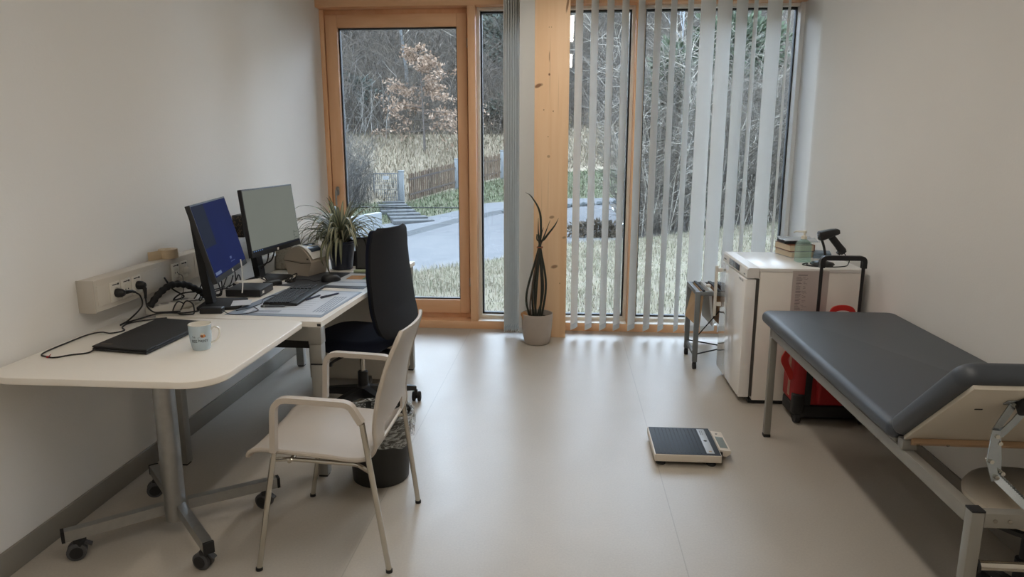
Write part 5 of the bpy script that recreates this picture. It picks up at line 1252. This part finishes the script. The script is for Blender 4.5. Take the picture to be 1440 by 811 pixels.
def strip(name, i, m, rows, wob, c0=0, c1=NL):
    rg = np.random.RandomState(i); V = []; W_ = c1 - c0
    for r in range(rows + 1):
        q = r / rows; P = LS[i] * (1 - q) + LS[i+1] * q
        if 0 < r < rows: P[:, 2] += rg.uniform(-wob, wob, NL)
        V.append(P[c0:c1])
    V = np.concatenate(V); F = [(r*W_ + j, r*W_ + j + 1, (r+1)*W_ + j + 1, (r+1)*W_ + j) for r in range(rows) for j in range(W_ - 1)]
    o_ = npmesh(name, V, F, m, kind='structure'); o_.data.shade_smooth(); return o_
strip('ground_lawn', 0, M_turf, 14, .02)
strip('road', 1, M_asph, 6, .004, 0, 57)
strip('ground_scrub', 1, M_slope, 10, .05, 56, NL)
strip('kerb', 2, mat_out('kerb_stone', '#505355', .9, var=.2, vscale=3), 1, 0)
strip('pavement', 3, M_walk, 3, 0)
strip('ground_bank', 4, ramp_out('bank_grass', ['#525B44', '#666C50', '#76715C', '#5A644A'], .95, island=False, scale=1.6), 8, .03)
strip('ground_meadow', 5, M_meadow, 10, .06)
strip('ground_slope', 6, M_slope, 24, .35)
def ground(x, y):
    """height of the lofted terrain below a point"""
    best = None
    for a, c in zip(LS, LS[1:]):
        ya, yc = np.interp(x, a[:, 0], a[:, 1]), np.interp(x, c[:, 0], c[:, 1])
        if ya <= y <= yc:
            q = (y - ya) / max(yc - ya, 1e-6); return float(np.interp(x, a[:, 0], a[:, 2]) * (1-q) + np.interp(x, c[:, 0], c[:, 2]) * q)
    return -.5 if y < 30 else 13.5
def line_y(i, x): return float(np.interp(x, LS[i][:, 0], LS[i][:, 1]))

# sand-coloured facade strip below the sill, outside
# ---- vectorised vegetation helpers
def segs_mesh(name, P0, P1, R0, R1, mats, **k):
    """tapered three-sided twigs, one loose piece per segment"""
    P0, P1 = np.array(P0), np.array(P1); n = len(P0); R0, R1 = np.array(R0)[:, None], np.array(R1)[:, None]
    d = P1 - P0; d /= np.linalg.norm(d, axis=1)[:, None] + 1e-9
    a = np.where(np.abs(d[:, 2:3]) < .9, np.array([[0, 0, 1.]]), np.array([[1., 0, 0]])); u = np.cross(d, a); u /= np.linalg.norm(u, axis=1)[:, None]; v = np.cross(d, u)
    V = np.zeros((n, 6, 3))
    for i in range(3):
        c, s = math.cos(2*PI*i/3), math.sin(2*PI*i/3); V[:, i] = P0 + (u*c + v*s) * R0; V[:, 3+i] = P1 + (u*c + v*s) * R1
    base = np.arange(n)[:, None, None] * 6; F = base + np.array([[0, 1, 4, 3], [1, 2, 5, 4], [2, 0, 3, 5]])[None]
    return npmesh(name, V.reshape(-1, 3), F.reshape(-1, 4), mats, **k)
def blades_mesh(name, P, H, W, mats, seed, lean=.5, **k):
    """grass blades: two quads each, bent over"""
    r = np.random.RandomState(seed); P = np.array(P); n = len(P); a = r.uniform(0, 2*PI, n); d = np.stack([np.cos(a), np.sin(a), 0*a], 1)
    s = np.stack([-np.sin(a), np.cos(a), 0*a], 1); H = np.array(H)[:, None]; W = np.array(W)[:, None]; l = r.uniform(.1, lean, n)[:, None]
    z = np.array([[0, 0, 1.]]); m_ = P + z*H*.6 + d*H*l*.4; t_ = P + z*H*(1 - l*.4) + d*H*l
    V = np.stack([P - s*W, P + s*W, m_ + s*W*.7, m_ - s*W*.7, t_ + s*W*.12, t_ - s*W*.12], 1); base = np.arange(n)[:, None, None]*6
    F = base + np.array([[0, 1, 2, 3], [3, 2, 4, 5]])[None]; return npmesh(name, V.reshape(-1, 3), F.reshape(-1, 4), mats, **k)
def leaves_mesh(name, P, size, mats, seed, parent=None, **k):
    r = np.random.RandomState(seed); P = np.array(P); n = len(P); u = r.normal(size=(n, 3)); u /= np.linalg.norm(u, axis=1)[:, None]; w_ = r.normal(size=(n, 3)); v = np.cross(u, w_); v /= np.linalg.norm(v, axis=1)[:, None]
    s = np.array(size) * r.uniform(.6, 1.3, n); s = s[:, None]; nn_ = np.cross(u, v)
    V = np.stack([P - u*s, P + v*s*.45 + nn_*s*.12, P + u*s, P - v*s*.45 + nn_*s*.12], 1); F = np.arange(n)[:, None]*4 + np.array([[0, 1, 2, 3]]); return npmesh(name, V.reshape(-1, 3), F, mats, parent, **k)
def branch_tree(seed, base, h, r0, n_main=26, spread=.5, levels=2, up=.55, start=.25, wob=.05, tiers=False):
    """skeleton of a bare tree: lists of segments; returns P0,P1,R0,R1 and twig tips"""
    g = np.random.RandomState(seed); S0, S1, A, C, tips = [], [], [], [], []
    def limb(p, d, L, r, lev):
        n = 5 if lev == 0 else 3; pts = [p]
        for i in range(n):
            d = d + g.normal(size=3) * wob * (1 + lev); d[2] += .06 * lev * (up - .3); d = d / np.linalg.norm(d); q = pts[-1] + d * L / n
            S0.append(pts[-1]); S1.append(q); A.append(r * (1 - .8 * i / n)); C.append(r * (1 - .8 * (i+1) / n)); pts.append(q)
        return pts
    tr = limb(np.array(base, float), np.array([0, 0, 1.]), h, r0, 0)
    def along(pts, t):
        x = t * (len(pts) - 1); i = min(int(x), len(pts) - 2); return pts[i] + (pts[i+1] - pts[i]) * (x - i)
    for k in range(n_main):
        t_ = start + (1 - start) * (k + g.rand()) / n_main; a = g.uniform(0, 2*PI); L = h * spread * (1.05 - t_) * g.uniform(.6, 1.1) + .1 * h * spread
        d = np.array([math.cos(a), math.sin(a), up * g.uniform(.6, 1.3)]); b1 = limb(along(tr, t_), d / np.linalg.norm(d), L, r0 * .32 * (1.1 - t_) + .004, 1)
        for m_ in range(7 if levels > 1 else 3):
            t2 = g.uniform(.2, 1); d2 = (b1[-1] - b1[0]); d2 = d2 / np.linalg.norm(d2) + g.normal(size=3) * .55; b2 = limb(along(b1, t2), d2 / np.linalg.norm(d2), L * g.uniform(.25, .5), .0035 + r0*.03, 2)
            tips += b2[1:]
    return np.array(S0), np.array(S1), np.array(A), np.array(C), np.array(tips)

rs = np.random.RandomState(1)
# near lawn of pale winter grass
P, H, W = [], [], []
for _ in range(52000):
    x = rs.uniform(-5.5, 8.0); y0, y1 = 6.3, line_y(1, x); y = y0 + (y1 - y0) * rs.rand() ** .8 + rs.uniform(-.1, .12)
    if abs(x) > 1.0 + y * .42: continue
    P.append((x, y, ground(x, y) - .01)); cl = math.sin(x*2.3 + 1.3*math.sin(y*1.7)) + math.sin(y*2.9 + x); H.append(rs.uniform(.05, .12) * (1.15 + .25 * cl)); W.append(rs.uniform(.0025, .006))
blades_mesh('lawn_grass', P, H, W, ramp_out('winter_grass', ['#938A76', '#A99E88', '#6C7358', '#B9AC97', '#7C7F64', '#9D927E', '#A2947C'], .9, translucent=.15), 2, 1.0, kind='stuff', label='pale winter grass outside the windows', cat='grass')
# grass on the far bank
P, H, W = [], [], []
for _ in range(16000):
    x = rs.uniform(-9, 6); y0, y1 = line_y(4, x), line_y(5, x); y = y0 + (y1 - y0) * rs.rand()
    P.append((x, y, ground(x, y) - .02)); H.append(rs.uniform(.06, .2)); W.append(rs.uniform(.008, .016))
blades_mesh('bank_grass', P, H, W, ramp_out('bank_blades', ['#5E6A4C', '#727C5A', '#84806A', '#667255'], .9), 3, .9, kind='stuff', label='green grass on the bank below the picket fence', cat='grass')
# dry meadow behind the fence
P, H, W = [], [], []
for _ in range(34000):
    x = rs.uniform(-15, 6); y0, y1 = line_y(5, x) + .3, line_y(6, x) + 1; y = y0 + (y1 - y0) * rs.rand()
    P.append((x, y, ground(x, y) - .03)); H.append(rs.uniform(.10, .34)); W.append(rs.uniform(.008, .018))
blades_mesh('meadow_grass', P, H, W, ramp_out('straw', ['#A08F78', '#B3A28A', '#8C7D68', '#7E7A62', '#A3937C', '#C0B09A'], .95), 4, 1.1, kind='stuff', label='tall straw-coloured grass on the slope behind the fence', cat='grass')
M_twig = ramp_out('twigs', ['#4A433B', '#645A4F', '#7A6F63', '#8C8275', '#57504A', '#6E6A68'], .9)
M_twigp = ramp_out('twigs_pale', ['#A39B8C', '#BDB4A6', '#8C8272', '#CBC4B8'], .9)
# brushwood covering the wooded slope
def thicket(name, label, spots, seed, hr, nb, m, r0=.012):
    g = np.random.RandomState(seed); A0, A1, B0, B1 = [], [], [], []
    for (x, y) in spots:
        z = ground(x, y) - .05; h = g.uniform(*hr); p = np.array([x, y, z]); d = np.array([g.normal()*.22, g.normal()*.22, 1.]); d /= np.linalg.norm(d); pts = [p]
        for k in range(4):
            d = d + g.normal(size=3) * .14; d /= np.linalg.norm(d); q = pts[-1] + d * h / 4; A0.append(pts[-1]); A1.append(q); B0.append(r0 * (1 - .2*k)); B1.append(r0 * (1 - .2*(k+1))); pts.append(q)
        for k in range(nb):
            t_ = g.uniform(.03, 1) * 4; i = min(int(t_), 3); q = pts[i] + (pts[i+1] - pts[i]) * (t_ - i); a = g.uniform(0, 2*PI); e = np.array([math.cos(a), math.sin(a), g.uniform(.1, 1.2)]); e /= np.linalg.norm(e)
            L = h * g.uniform(.12, .32); q2 = q + e * L * .5; e2 = e + g.normal(size=3)*.3; q3 = q2 + e2 / np.linalg.norm(e2) * L * .5
            A0 += [q, q2]; A1 += [q2, q3]; B0 += [r0*.5, r0*.35]; B1 += [r0*.35, r0*.12]
    return segs_mesh(name, A0, A1, B0, B1, m, kind='stuff', label=label, cat='brushwood')
sp1 = [];
for _ in range(2600):
    x = rs.uniform(-24, 14); y0 = line_y(6, x); y = y0 + (rs.rand() ** 1.3) * 18 - .5; sp1.append((x, y))
thicket('brushwood', 'bare grey-brown brushwood covering the wooded slope', sp1, 21, (2.0, 4.5), 22, M_twig, .020)
# dense clump of twigs behind the right window, near the road edge
sp2 = [(x, line_y(1, x) + rs.uniform(.2, 4.5)) for x in [rs.uniform(1.55, 9.5) for _ in range(900)]]
thicket('brushwood', 'tangled tall brown twigs crowding the road edge behind the right window', sp2, 22, (1.5, 5.5), 34, M_twig, .010)
sp3 = [(x, line_y(1, x) + rs.uniform(.1, 2.0)) for x in [rs.uniform(1.6, 8.5) for _ in range(170)]]
thicket('brushwood', 'slender pale twigs standing in front of the tangle behind the right window', sp3, 23, (2.5, 5.4), 16, M_twigp, .014)
# dark leafless bush by the retaining wall
sp4 = [(x + rs.normal()*.1, y) for x, y in [(rs.uniform(-9.4, -6.9) + .0, rs.uniform(21.5, 24.6)) for _ in range(300)]]
thicket('bush', 'dark leafless bush above the white retaining wall at the left', sp4, 24, (1.2, 2.8), 26, ramp_out('twigs_dark', ['#4C4C4C', '#5E5C5A', '#6F6C69', '#45443F'], .9), .010)
# pale upright stems left of the oak
sp5 = [(rs.uniform(-11.5, -8.6), rs.uniform(33.2, 35.5)) for _ in range(42)]
thicket('saplings', 'cluster of pale upright stems left of the tan-leaved oak', sp5, 25, (1.8, 3.4), 4, ramp_out('stems_pale', ['#9A958C', '#B1ADA5', '#87827A'], .9), .024)
# ivy and evergreen patches
def evergreen(name, label, c, r, n, size, cols, seed, sq=(1, 1, 1)):
    t = thing(name, label, 'bush', (c[0], c[1], ground(c[0], c[1])))
    g = np.random.RandomState(seed); P = g.normal(size=(n, 3)); P /= np.linalg.norm(P, axis=1)[:, None]; lump = 1 + .25*np.sin(5*P[:, 0:1]*3 + seed) * np.cos(4*P[:, 2:3]*3); P = np.array(c) + P * (g.rand(n, 1) ** .35) * r * lump * np.array(sq)
    leaves_mesh('foliage', P, size, ramp_out(name + '_leaf', cols, .6), seed, t)
    st = [(c[0], c[1], ground(c[0], c[1]) - .1)] * 5; en = [tuple(np.array(c) + g.normal(size=3) * r * .35) for _ in range(5)]; segs_mesh('stem', st, en, [.05]*5, [.02]*5, M_twig, parent=t)
GR = ['#3E4A38', '#556349', '#6A785C', '#48553F']
evergreen('ivy_thicket', 'ivy-green foliage hanging at the left edge of the right-hand pane', (2.75, 20.3, 2.7), 1.0, 2600, .10, GR, 1, (.6, .8, 1.7))
evergreen('ivy_thicket', 'ivy-green foliage high up between the slats of the right window', (4.6, 20.8, 4.2), 1.1, 2400, .10, GR, 2, (1.3, .8, .8))
evergreen('evergreen_bush', 'evergreen bush at the top corner of the glazed door', (-4.3, 43, 8.6), 1.6, 2600, .16, GR, 3, (1, 1, .7))
evergreen('evergreen_bush', 'dark green bush on the slope seen beside the blind stack', (-3.0, 37.5, 3.3), 1.1, 2200, .14, ['#3C4640', '#4F5A50', '#5E685A'], 4, (1.2, 1, .6))
evergreen('evergreen_bush', 'grey-green bush high on the slope beside the blind stack', (-3.4, 42, 7.2), 1.9, 2600, .16, ['#55605A', '#6B766C', '#7D877B', '#4A544C'], 5, (1, 1, 1.0))
evergreen('evergreen_bush', 'evergreen bush at the top left corner of the glazed door', (-13.2, 42, 8.9), 1.3, 1800, .15, ['#46533E', '#5B6850', '#6E7A60'], 6, (1, 1, .6))
evergreen('evergreen_bush', 'pale green-grey bush on the slope left of the pale stems', (-11.6, 37, 4.2), 1.4, 2200, .14, ['#5E6A64', '#737E76', '#566059'], 7, (1.2, 1, .6))
evergreen('evergreen_bush', 'low dark clump on the grass at the road edge behind the first slats', (.75, 16.6, -.45), .45, 1500, .05, ['#4A4238', '#5E5446', '#6B5D4A'], 8, (1.7, .6, .55))

# the tan-leaved oak
OX, OY = -6.45, 32.0; oz = ground(OX, OY)
t = thing('oak_tree', 'young oak with tan withered leaves standing above the meadow', 'tree', (OX, OY, oz))
P0, P1, A, C, tips = branch_tree(41, (OX, OY, oz - .1), 4.7, .07, 34, .62, 2, .06, .20, .03)
segs_mesh('trunk', P0, P1, A, C, mat_out('oak_bark', '#5A5048', .9, var=.1), parent=t)
g = np.random.RandomState(4); tip = tips[g.randint(0, len(tips), 3600)]; lay = np.sin(tip[:, 2] * 5.2 + tip[:, 0]) + .35; keep = lay > -.55; tip = tip[keep] + g.normal(size=(keep.sum(), 3)) * np.array([.13, .13, .07])
leaves_mesh('foliage', tip, .085, ramp_out('oak_leaf', ['#A58870', '#B89C84', '#90745E', '#C4AC96', '#9C7E68'], .8, translucent=.2), 5, t)
# a second far oak glimpsed at the right edge
t = thing('oak_tree', 'small shrub with rusty leaves glimpsed at the right edge of the right-hand pane', 'tree', (7.6, 22.5, 0))
P0, P1, A, C, tips = branch_tree(43, (7.6, 22.5, -.6), 3.4, .04, 18, .4, 1, .4, .3); segs_mesh('trunk', P0, P1, A, C, M_twig, parent=t)
tip = tips[g.randint(0, len(tips), 500)] + g.normal(size=(500, 3)) * .10; leaves_mesh('foliage', tip, .07, ramp_out('rusty_leaf', ['#A8704C', '#8E5E40', '#BC8660'], .8), 6, t)
# bare trees on the slope
protos = []
spots = [(-8.35, 37.5, 9.5, 'bark'), (-14.5, 40, 9, ''), (-12.2, 43.5, 9, ''), (-7.8, 42.5, 9.5, ''), (-5.6, 39.5, 8, ''), (-2.4, 40, 8.5, ''), (-1.0, 44, 9, ''), (1.2, 41, 8.5, ''), (3.4, 44, 8.5, ''), (6.2, 43, 9, ''), (-17, 44, 9, ''), (9.5, 46, 9, ''), (-10.6, 47, 8, ''), (-4.2, 47.5, 8, '')]
M_pale = mat_out('pale_bark', '#7A7F80', .9, var=.25, vscale=3)
for i, (x, y, h, kd) in enumerate(spots):
    z = ground(x, y)
    if kd: lb, gp = 'tall tree with a pale speckled trunk left of the tan-leaved oak', None
    else: lb, gp = 'bare grey tree standing in the brushwood of the wooded slope', 'bare trees on the wooded slope'
    t = thing('bare_tree', lb, 'tree', (x, y, z), gp)
    if i < 3:
        P0, P1, A, C, tips = branch_tree(60 + i, (x, y, z - .2), h, .12 if kd else .11, 22, .36, 2, .9, .30)
        k = 6; q = segs_mesh('trunk', P0[:5], P1[:5], A[:5], C[:5], M_pale if kd else M_twigp, parent=t); r = segs_mesh('branches', P0[5:], P1[5:], A[5:], C[5:], M_twigp, parent=t)
        if i: protos.append((q, r))
    else:
        q, r = protos[i % 2]
        for o_ in (q, r): c = o_.copy(); COL.objects.link(c); c.parent = t; c.scale = (1, 1, h / 9)
        t.rotation_euler = (0, 0, 1.3 * i)
t = thing('bare_tree', 'slim white-barked tree leaning behind the third slat right of the mullion', 'tree', (3.05, 21.2, -.5))
P0, P1, A, C, tips = branch_tree(77, (3.05, 21.2, -.6), 7.5, .06, 14, .25, 2, 1.1, .35); segs_mesh('trunk', P0, P1, A, C, mat_out('white_bark', '#A9B0B4', .8, var=.1), parent=t)

# picket fence, gate, posts
FL = [(-5.92, 25.5, -.63), (-4.5, 28.7, -.27), (-2.85, 31.0, .04), (.2, 33.2, .35)]
def fpt(d):
    """point on the fence line at a running distance"""
    for a, c in zip(FL, FL[1:]):
        L = math.dist(a, c)
        if d <= L: return Vector(a).lerp(Vector(c), d / L), (Vector(c) - Vector(a)).normalized()
        d -= L
    return Vector(FL[-1]), (Vector(FL[-1]) - Vector(FL[-2])).normalized()
def fence(d0, d1, label):
    p, d = fpt((d0 + d1) / 2); t = thing('picket_fence', label, 'fence', tuple(p), 'picket fence sections')
    V, F = [], []; n = int((d1 - d0) / .125)
    b = B()
    for k in range(n):
        q, d = fpt(d0 + (k + .5) * (d1 - d0) / n); h = 1.06 + .03 * math.sin(k * 2.7); s = d * .036; u = Vector((-d.y, d.x, 0)).normalized() * .011
        z = Vector((0, 0, 1)); b.rings([[q - s - u + z*.08, q + s - u + z*.08, q + s + u + z*.08, q - s + u + z*.08], [q - s - u + z*(h-.03), q + s - u + z*(h-.03), q + s + u + z*(h-.03), q - s + u + z*(h-.03)], [q - s*.3 - u + z*h, q + s*.3 - u + z*h, q + s*.3 + u + z*h, q - s*.3 + u + z*h]])
    M_pk = ramp_out('picket_wood', ['#5C4A3C', '#6E5946', '#655445', '#4A3B30'], .9); obj('picket', b, M_pk, t, kind='stuff', label='weathered brown pickets')
    b = B()
    for h in (.30, .85):
        for k in range(8):
            a, _ = fpt(d0 + k * (d1 - d0) / 8); c, _ = fpt(d0 + (k+1) * (d1 - d0) / 8); w_ = Vector((.01, .03, h)); b.tube([a + w_, c + w_], .03, square=(.04, .07))
    obj('rail', b, mat_out('rail_wood', '#4A3D34', .9), t)
fence(.25, 3.38, 'brown picket fence seen through the glazed door, nearest the gate'); fence(3.64, 6.22, 'brown picket fence seen through the narrow pane beside the door'); fence(6.55, 9.6, 'brown picket fence farthest right behind the post')
M_conc = mat_out('concrete_pale', '#84888A', .85, var=.08, vscale=4)
for q, lb in (((-6.0, 25.35, -.63), 'pale concrete gate post beside the wire gate'), ((-4.5, 28.7, -.27), 'pale concrete post between the fence sections'), ((-2.85, 31.0, .04), 'pale concrete post at the far fence section')):
    t = thing('fence_post', lb, 'post', q); b = B(); b.cbox((q[0], q[1], q[2] + .58), (.17, .17, 1.2), .01); obj('post_shaft', b, M_conc, t); b = B(); b.cbox((q[0], q[1], q[2] + 1.20), (.20, .20, .04), .01); obj('post_cap', b, M_conc, t)
t = thing('garden_gate', 'grey wire-mesh garden gate beside the pale concrete post', 'gate', (-6.5, 25.3, -.60))
b = B(); gx0_, gx1_, gy_, gz_ = -7.0, -6.12, 25.3, -.60
for x in (gx0_, gx1_): b.box(x - .02, x + .02, gy_ - .02, gy_ + .02, gz_, gz_ + 1.1)
for z in (.06, 1.08): b.box(gx0_, gx1_, gy_ - .018, gy_ + .018, gz_ + z - .02, gz_ + z + .02)
M_gate = mat_out('gate_grey', '#767C80', .6, metal=.3); obj('gate_frame', b, M_gate, t)
b = B()
for k in range(1, 12): x = gx0_ + k * (gx1_ - gx0_) / 12; b.box(x - .008, x + .008, gy_ - .008, gy_ + .008, gz_ + .08, gz_ + 1.06)
for k in range(1, 7): b.box(gx0_ + .02, gx1_ - .02, gy_ - .006, gy_ + .006, gz_ + .08 + k*.14, gz_ + .092 + k*.14)
obj('gate_bars', b, M_gate, t); obj('gate_plate', B().box(-6.66, -6.44, gy_ - .035, gy_ - .02, gz_ + .86, gz_ + 1.0), mat_out('plate_grey', '#B9BDBE', .6), t, label='small pale plate on the gate')
# stone steps up to the gate
t = thing('stone_steps', 'weathered stone steps climbing the bank to the wire gate', 'steps', (-5.6, 23.5, -.95))
g = random.Random(8)
for k in range(7):
    q = k / 6; c = Vector((-4.85, 21.7, -.95)).lerp(Vector((-6.4, 25.0, -.78)), q); hw = .55 - .12 * q
    b = B(); b.M = Matrix.Translation(c + Vector((0, 0, .09 + .075*k*.0))) @ Matrix.Rotation(.35, 4, 'Z'); b.box(-hw - g.random()*.12, hw + g.random()*.15, -.22, .30, -.22, .06 + .035 * k * .6, .02); obj('step', b, mat_out('step_stone', '#3C3F41', .9, var=.25, vscale=3), t)
# white retaining wall by the pavement
t = thing('retaining_wall', 'pale concrete retaining wall in panels at the left roadside', 'retaining wall', (-6.5, 19.2, -.95))
W0, W1 = Vector((-9.6, 13.2, 0)), Vector((-5.25, 19.75, 0))
for k in range(4):
    a, c = W0.lerp(W1, k/4 + .004), W0.lerp(W1, (k+1)/4 - .004); n_ = Vector((-(c-a).y, (c-a).x, 0)).normalized() * .18
    z0a, z1a, z1c = -1.3, -.78 + .10*k + .0, -.78 + .10*(k+1)
    b = B(); b.rings([[a + Vector((0, 0, z0a)), c + Vector((0, 0, z0a)), c + n_ + Vector((0, 0, z0a)), a + n_ + Vector((0, 0, z0a))], [a + Vector((0, 0, z1a)), c + Vector((0, 0, z1c)), c + n_ + Vector((0, 0, z1c)), a + n_ + Vector((0, 0, z1a))]]); obj('panel', b, mat_out('wall_pale', '#9A9EA0', .8, var=.05, vscale=2), t)
# rough stones along the kerb
for k in range(26):
    x = -4.2 + k * .30 + g.uniform(-.05, .05); y = line_y(2, x) + .05; s = g.uniform(.09, .17)
    if not (-2.3 < x < 1.9): continue
    b = B(); b.ball((x, y, float(np.interp(x, LS[2][:, 0], LS[2][:, 2])) + .05), s, 1.3, .8, .75, 5)
    for v in b.bm.verts: v.co += Vector((g.uniform(-.025, .025), g.uniform(-.025, .025), g.uniform(-.02, .02)))
    obj('kerb_stone', b, mat_out('stone_grey', '#5E6466', .95, var=.2, vscale=4), None, 'rough grey stone lying along the far kerb of the road', 'stone', 'kerb stones', loc=(x, y, -.75), angle=20)
# outer face of the building below the windows
struct('trim_9', B().box(-8, 8, 5.99, 6.04, -.6, .02), mat_out('render_outside', '#B0AEA8', .9))
